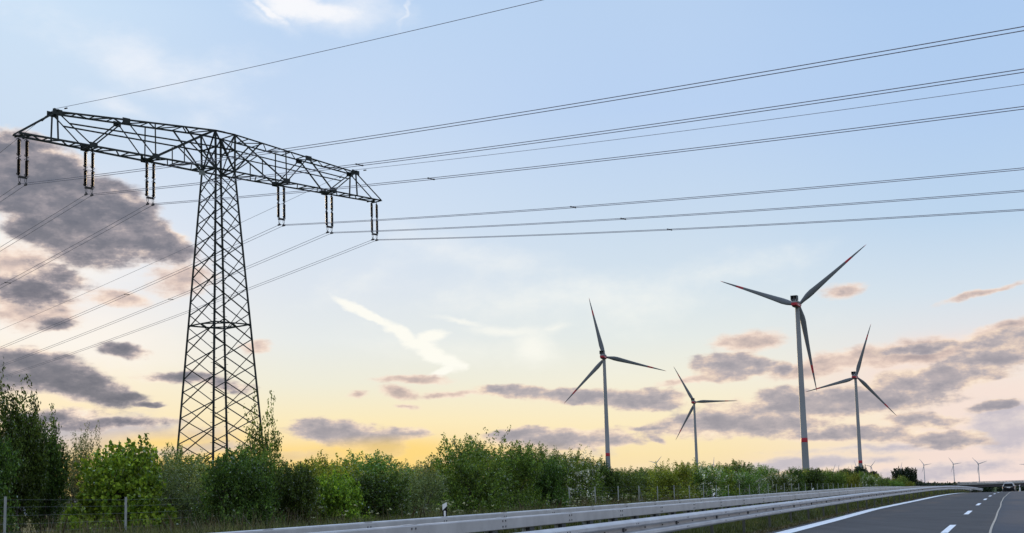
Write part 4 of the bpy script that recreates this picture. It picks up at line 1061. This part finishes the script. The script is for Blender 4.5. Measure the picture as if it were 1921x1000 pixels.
# white umbels behind the rear rail
n = 230; S = rs.uniform(30, 75, n); D = rs.uniform(-17.6, -14.2, n); k_ = patch(S, D, .45) > .5; S, D = S[k_], D[k_]; n = len(S)
x, y = path(S, D); z = relief(S, D) + rs.uniform(.45, .85, n); Vs = []; 
for j in range(n):
    for q in range(7):
        a = rs.uniform(0, 6.28); r_ = rs.uniform(0, .07); c = np.array([x[j] + r_ * math.cos(a), y[j] + r_ * math.sin(a), z[j] + rs.uniform(-.02, .02)]); e = .022
        Vs += [c + (-e, 0, -.008), c + (0, -e, .01), c + (e, 0, -.008), c + (0, e, .012)]
Vs = np.array(Vs); o = bpy.data.objects.new('white_wildflowers', quads_mesh('white_wildflowers', Vs, np.arange(len(Vs)).reshape(-1, 4), L_BLOOM)); COL.objects.link(o)
tag(o, 'white umbel wildflowers in the grass behind the rear guard rail', 'wildflowers', kind='stuff')

# ------------------------------------------------------------------ car ahead
def build_car():
    s = 224.0
    best = min(np.linspace(-2, 8, 400), key=lambda q: abs(projn(*P3(s, q, float(prof(s)) + .5))[0] - 1893))
    root = empty('parked_car', P3(s, best, float(prof(s)) + .005), -heading(s)); root.name = 'car'
    tag(root, 'pale estate car with a black tailgate driving away near the bridge', 'car')
    pb = mat('car_paint', (.34, .33, .32), .35, .3, coat=.4); gl = mat('car_glass', (.006, .007, .009), .3, spec=.1); ty = mat('tyre_rubber', (.012, .012, .012), .9); rim = mat('rim_metal', (.4, .4, .42), .3, .8)
    lamp = mat('tail_lamp_red', (.10, .006, .006), .3, coat=.5); amb = mat('lamp_amber', (.8, .35, .08), .25, coat=1.0)
    b = MB()
    def hull(secs):
        base = len(b.v); n = 12
        for (y, hw, z0, zs, hr, z1) in secs:  # belt half width hw, sill z0, shoulder zs, roof half width hr, roof z1
            pts = [(-hw + .06, z0), (hw - .06, z0), (hw, z0 + .15), (hw, zs), (hr + .02, z1 - .1), (hr - .12, z1), (0, z1 + .02), (-hr + .12, z1), (-hr - .02, z1 - .1), (-hw, zs), (-hw, z0 + .15), (-hw + .05, z0 + .02)]
            for x_, z_ in pts: b.v.append((x_, y, z_))
        for i in range(len(secs) - 1):
            for k in range(n): b.f.append((base + i * n + k, base + i * n + (k + 1) % n, base + (i + 1) * n + (k + 1) % n, base + (i + 1) * n + k)); b.mi.append(0)
        b.f.append(tuple(base + k for k in range(n))[::-1]); b.mi.append(0); b.f.append(tuple(base + (len(secs) - 1) * n + k for k in range(n))); b.mi.append(0)
    hull([(-2.3, .80, .34, .78, .70, .86), (-2.22, .90, .28, .90, .74, .98), (-1.95, .92, .24, .95, .66, 1.38), (-1.5, .92, .22, .95, .66, 1.48), (.2, .92, .22, .93, .66, 1.5), (.75, .92, .22, .92, .62, 1.42), (1.4, .91, .22, .90, .74, .98), (2.1, .86, .24, .74, .70, .80), (2.35, .7, .34, .6, .55, .66)])
    b.build('body', pb, root, True)
    w = MB(); w.add([(-.70, -2.26, 1.0), (.70, -2.26, 1.0), (.58, -2.02, 1.40), (-.58, -2.02, 1.40)], [(0, 1, 2, 3)]); w.build('rear_window', gl, root)
    for sx in (-1, 1):
        w = MB(); w.add([(sx * .905, -1.7, .99), (sx * .905, .7, .97), (sx * .70, .35, 1.40), (sx * .70, -1.6, 1.38)], [(0, 1, 2, 3)]); w.build('side_window', gl, root)
        w = MB(); w.box((sx * .83, -2.25, .84), (.14, .16, .2)); w.build('tail_light', lamp, root)
        w = MB(); w.box((sx * .97, .75, 1.02), (.16, .1, .13)); w.build('wing_mirror', pb, root)
        for y_ in (-1.42, 1.42):
            wh = empty('wheel', (sx * .80, y_, .32)); wh.parent = root; wh.rotation_euler = (0, R(90), 0)
            w = MB(); w.lathe([(.24, -.11), (.31, -.11), (.325, -.06), (.325, .06), (.31, .11), (.24, .11)], 20); w.build('tyre', ty, wh)
            w = MB(); w.lathe([(.235, -.10), (.2, -.115), (.05, -.1), (.05, .1), (.2, .115), (.235, .1)], 16); w.build('rim', rim, wh)
    w = MB(); w.box((0, -2.36, .76), (.52, .03, .11)); w.build('number_plate', M['white'], root)
    w = MB(); w.box((0, -2.27, .44), (1.62, .16, .30)); w.build('bumper', M['black'], root)
    w = MB(); w.add([(-.78, -2.345, .58), (.78, -2.345, .58), (.74, -2.27, .99), (-.74, -2.27, .99), (-.76, -2.30, .58), (.76, -2.30, .58), (.72, -2.2, .99), (-.72, -2.2, .99)], [(0, 1, 2, 3), (0, 4, 5, 1), (3, 2, 6, 7), (1, 5, 6, 2), (0, 3, 7, 4)]); w.build('tailgate', M['black'], root)
build_car()
s_d = 214.0
best = min(np.linspace(0, 10, 400), key=lambda q: abs(projn(*P3(s_d, q, float(prof(s_d)) + .5))[0] - 1905.5))
o = copy_tree(dl0); o.location = P3(s_d, best, float(prof(s_d)) - .05); o.scale = (1.5, 1.5, .95); o.rotation_euler = (0, 0, -heading(s_d)); tag(o, 'pale road post just right of the car', 'delineator post', 'white delineator posts beside the road')

# ------------------------------------------------------------------ overpass, far buildings, far trees
def build_bridge():
    Y = 480.0
    a = unproj(1797, 910.5, Y); e = unproj(1990, 908.5, Y + 30); dv = (e - a); L = math.hypot(dv.x, dv.y)
    root = empty('overpass_bridge', (a.x, a.y, 0), math.atan2(dv.y, dv.x)); tag(root, 'low concrete road bridge with a pale railing crossing behind the car', 'bridge')
    k = Y / CF; zt = a.z
    b = MB(); b.box((L / 2, 5, zt - .45), (L, 11, .9)); b.build('girder', M['girder'], root)
    b = MB(); b.box((L / 2, -.65, zt + .06), (L, .5, .16)); b.build('edge_beam', M['concrete'], root)
    b = MB(); x = 0.0
    while x < L: b.box((x, -.7, zt + .58), (.16, .08, .9)); x += 1.8
    for z in (.25, .45, .65, .85, 1.03): b.box((L / 2, -.62, zt + z), (L, .05, .12 if z < 1 else .16))
    b.build('railing', M['galv'], root)
    g = -12.0
    for px in (1872.5, 1960):
        p = unproj(px, 915, Y); x = (p.x - a.x) / math.cos(root.rotation_euler.z)
        b = MB(); b.lathe([(.75, g - .0), (.75, zt - .9)], 12, (x, 4.5, 0)); b.build('pier', M['concrete'], root)
    b = MB(); b.box((-3.0, 4.5, (zt - .95 + g) / 2), (6.0, 11.5, zt - .95 - g)); b.box((-.4, -.7, zt + .6), (.8, .4, 1.3)); b.build('abutment', M['concrete'], root)
build_bridge()
# farm sheds near the far turbine foot
for px, py, wpx, lb in ((1741, 906.5, 8, 'small pale farm shed below the far turbine by the lone tree'), (1750, 907.5, 7, 'low pale shed just right of the other far shed')):
    Y = 1500.0; p = unproj(px, py, Y); root = empty('farm_shed', (p.x, p.y, p.z - 4), -.5); tag(root, lb, 'shed', 'far pale sheds'); w = wpx / CF * Y
    b = MB(); b.box((0, 0, 0), (w, 8, 5)); b.build('wall', M['concrete'], root)
    b = MB(); b.add([(-w / 2 - .3, -4.4, 2.5), (w / 2 + .3, -4.4, 2.5), (w / 2 + .3, 4.4, 2.5), (-w / 2 - .3, 4.4, 2.5), (-w / 2 - .3, 0, 4.6), (w / 2 + .3, 0, 4.6)], [(0, 1, 5, 4), (2, 3, 4, 5), (0, 4, 3), (1, 2, 5), (3, 2, 1, 0)]); b.build('roof', mat('shed_roof', (.34, .33, .36), .6), root)
ftr = []
for k in range(34):
    px = 1716 + k * 6.6 + rsd.uniform(-2, 2); Y = rsd.uniform(620, 1000); top = np.interp(px, [1716, 1735, 1760, 1800, 1830, 1921, 1960], [902.5, 906, 906.5, 906, 906, 905.5, 905]) + rsd.uniform(-1.2, 1.8)
    p = unproj(px, top, Y); g = -11.0; h = p.z - g
    plant('distant_tree', 'fardark', (p.x, p.y, g), rsd.uniform(9, 16), h * .98, rsd.uniform(0, 6.28), 'dark tree in the far line of trees along the horizon on the right', 'tree', 'far line of trees along the horizon')
# far hills
def hills():
    b = MB(); rs2 = random.Random(4); Y0 = 11000; n = 120; prof_ = []
    top = lambda px: np.interp(px, [-300, 600, 1400, 1740, 1800, 1850, 1880, 1900, 1921, 1980, 2300], [940, 925, 912, 908.5, 906.6, 905.4, 904.5, 903.2, 902.4, 902.5, 900])
    V = []
    for i in range(n):
        px = -300 + 2600 * i / (n - 1); p = unproj(px, float(top(px)) + rs2.uniform(-.25, .25), Y0)
        V += [(p.x * .86, p.y * .86, -70), (p.x, p.y, p.z), (p.x * 1.2, p.y * 1.2, -70)]
    F = []
    for i in range(n - 1):
        for k in range(2): F.append((i * 3 + k, (i + 1) * 3 + k, (i + 1) * 3 + k + 1, i * 3 + k + 1))
    b.add(V, F); o = b.build('hills', mat('wooded_hills', (.10, .10, .12), .95, 0, (.14, .14, .15), .003), None, True); tag(o, kind='structure')
hills()
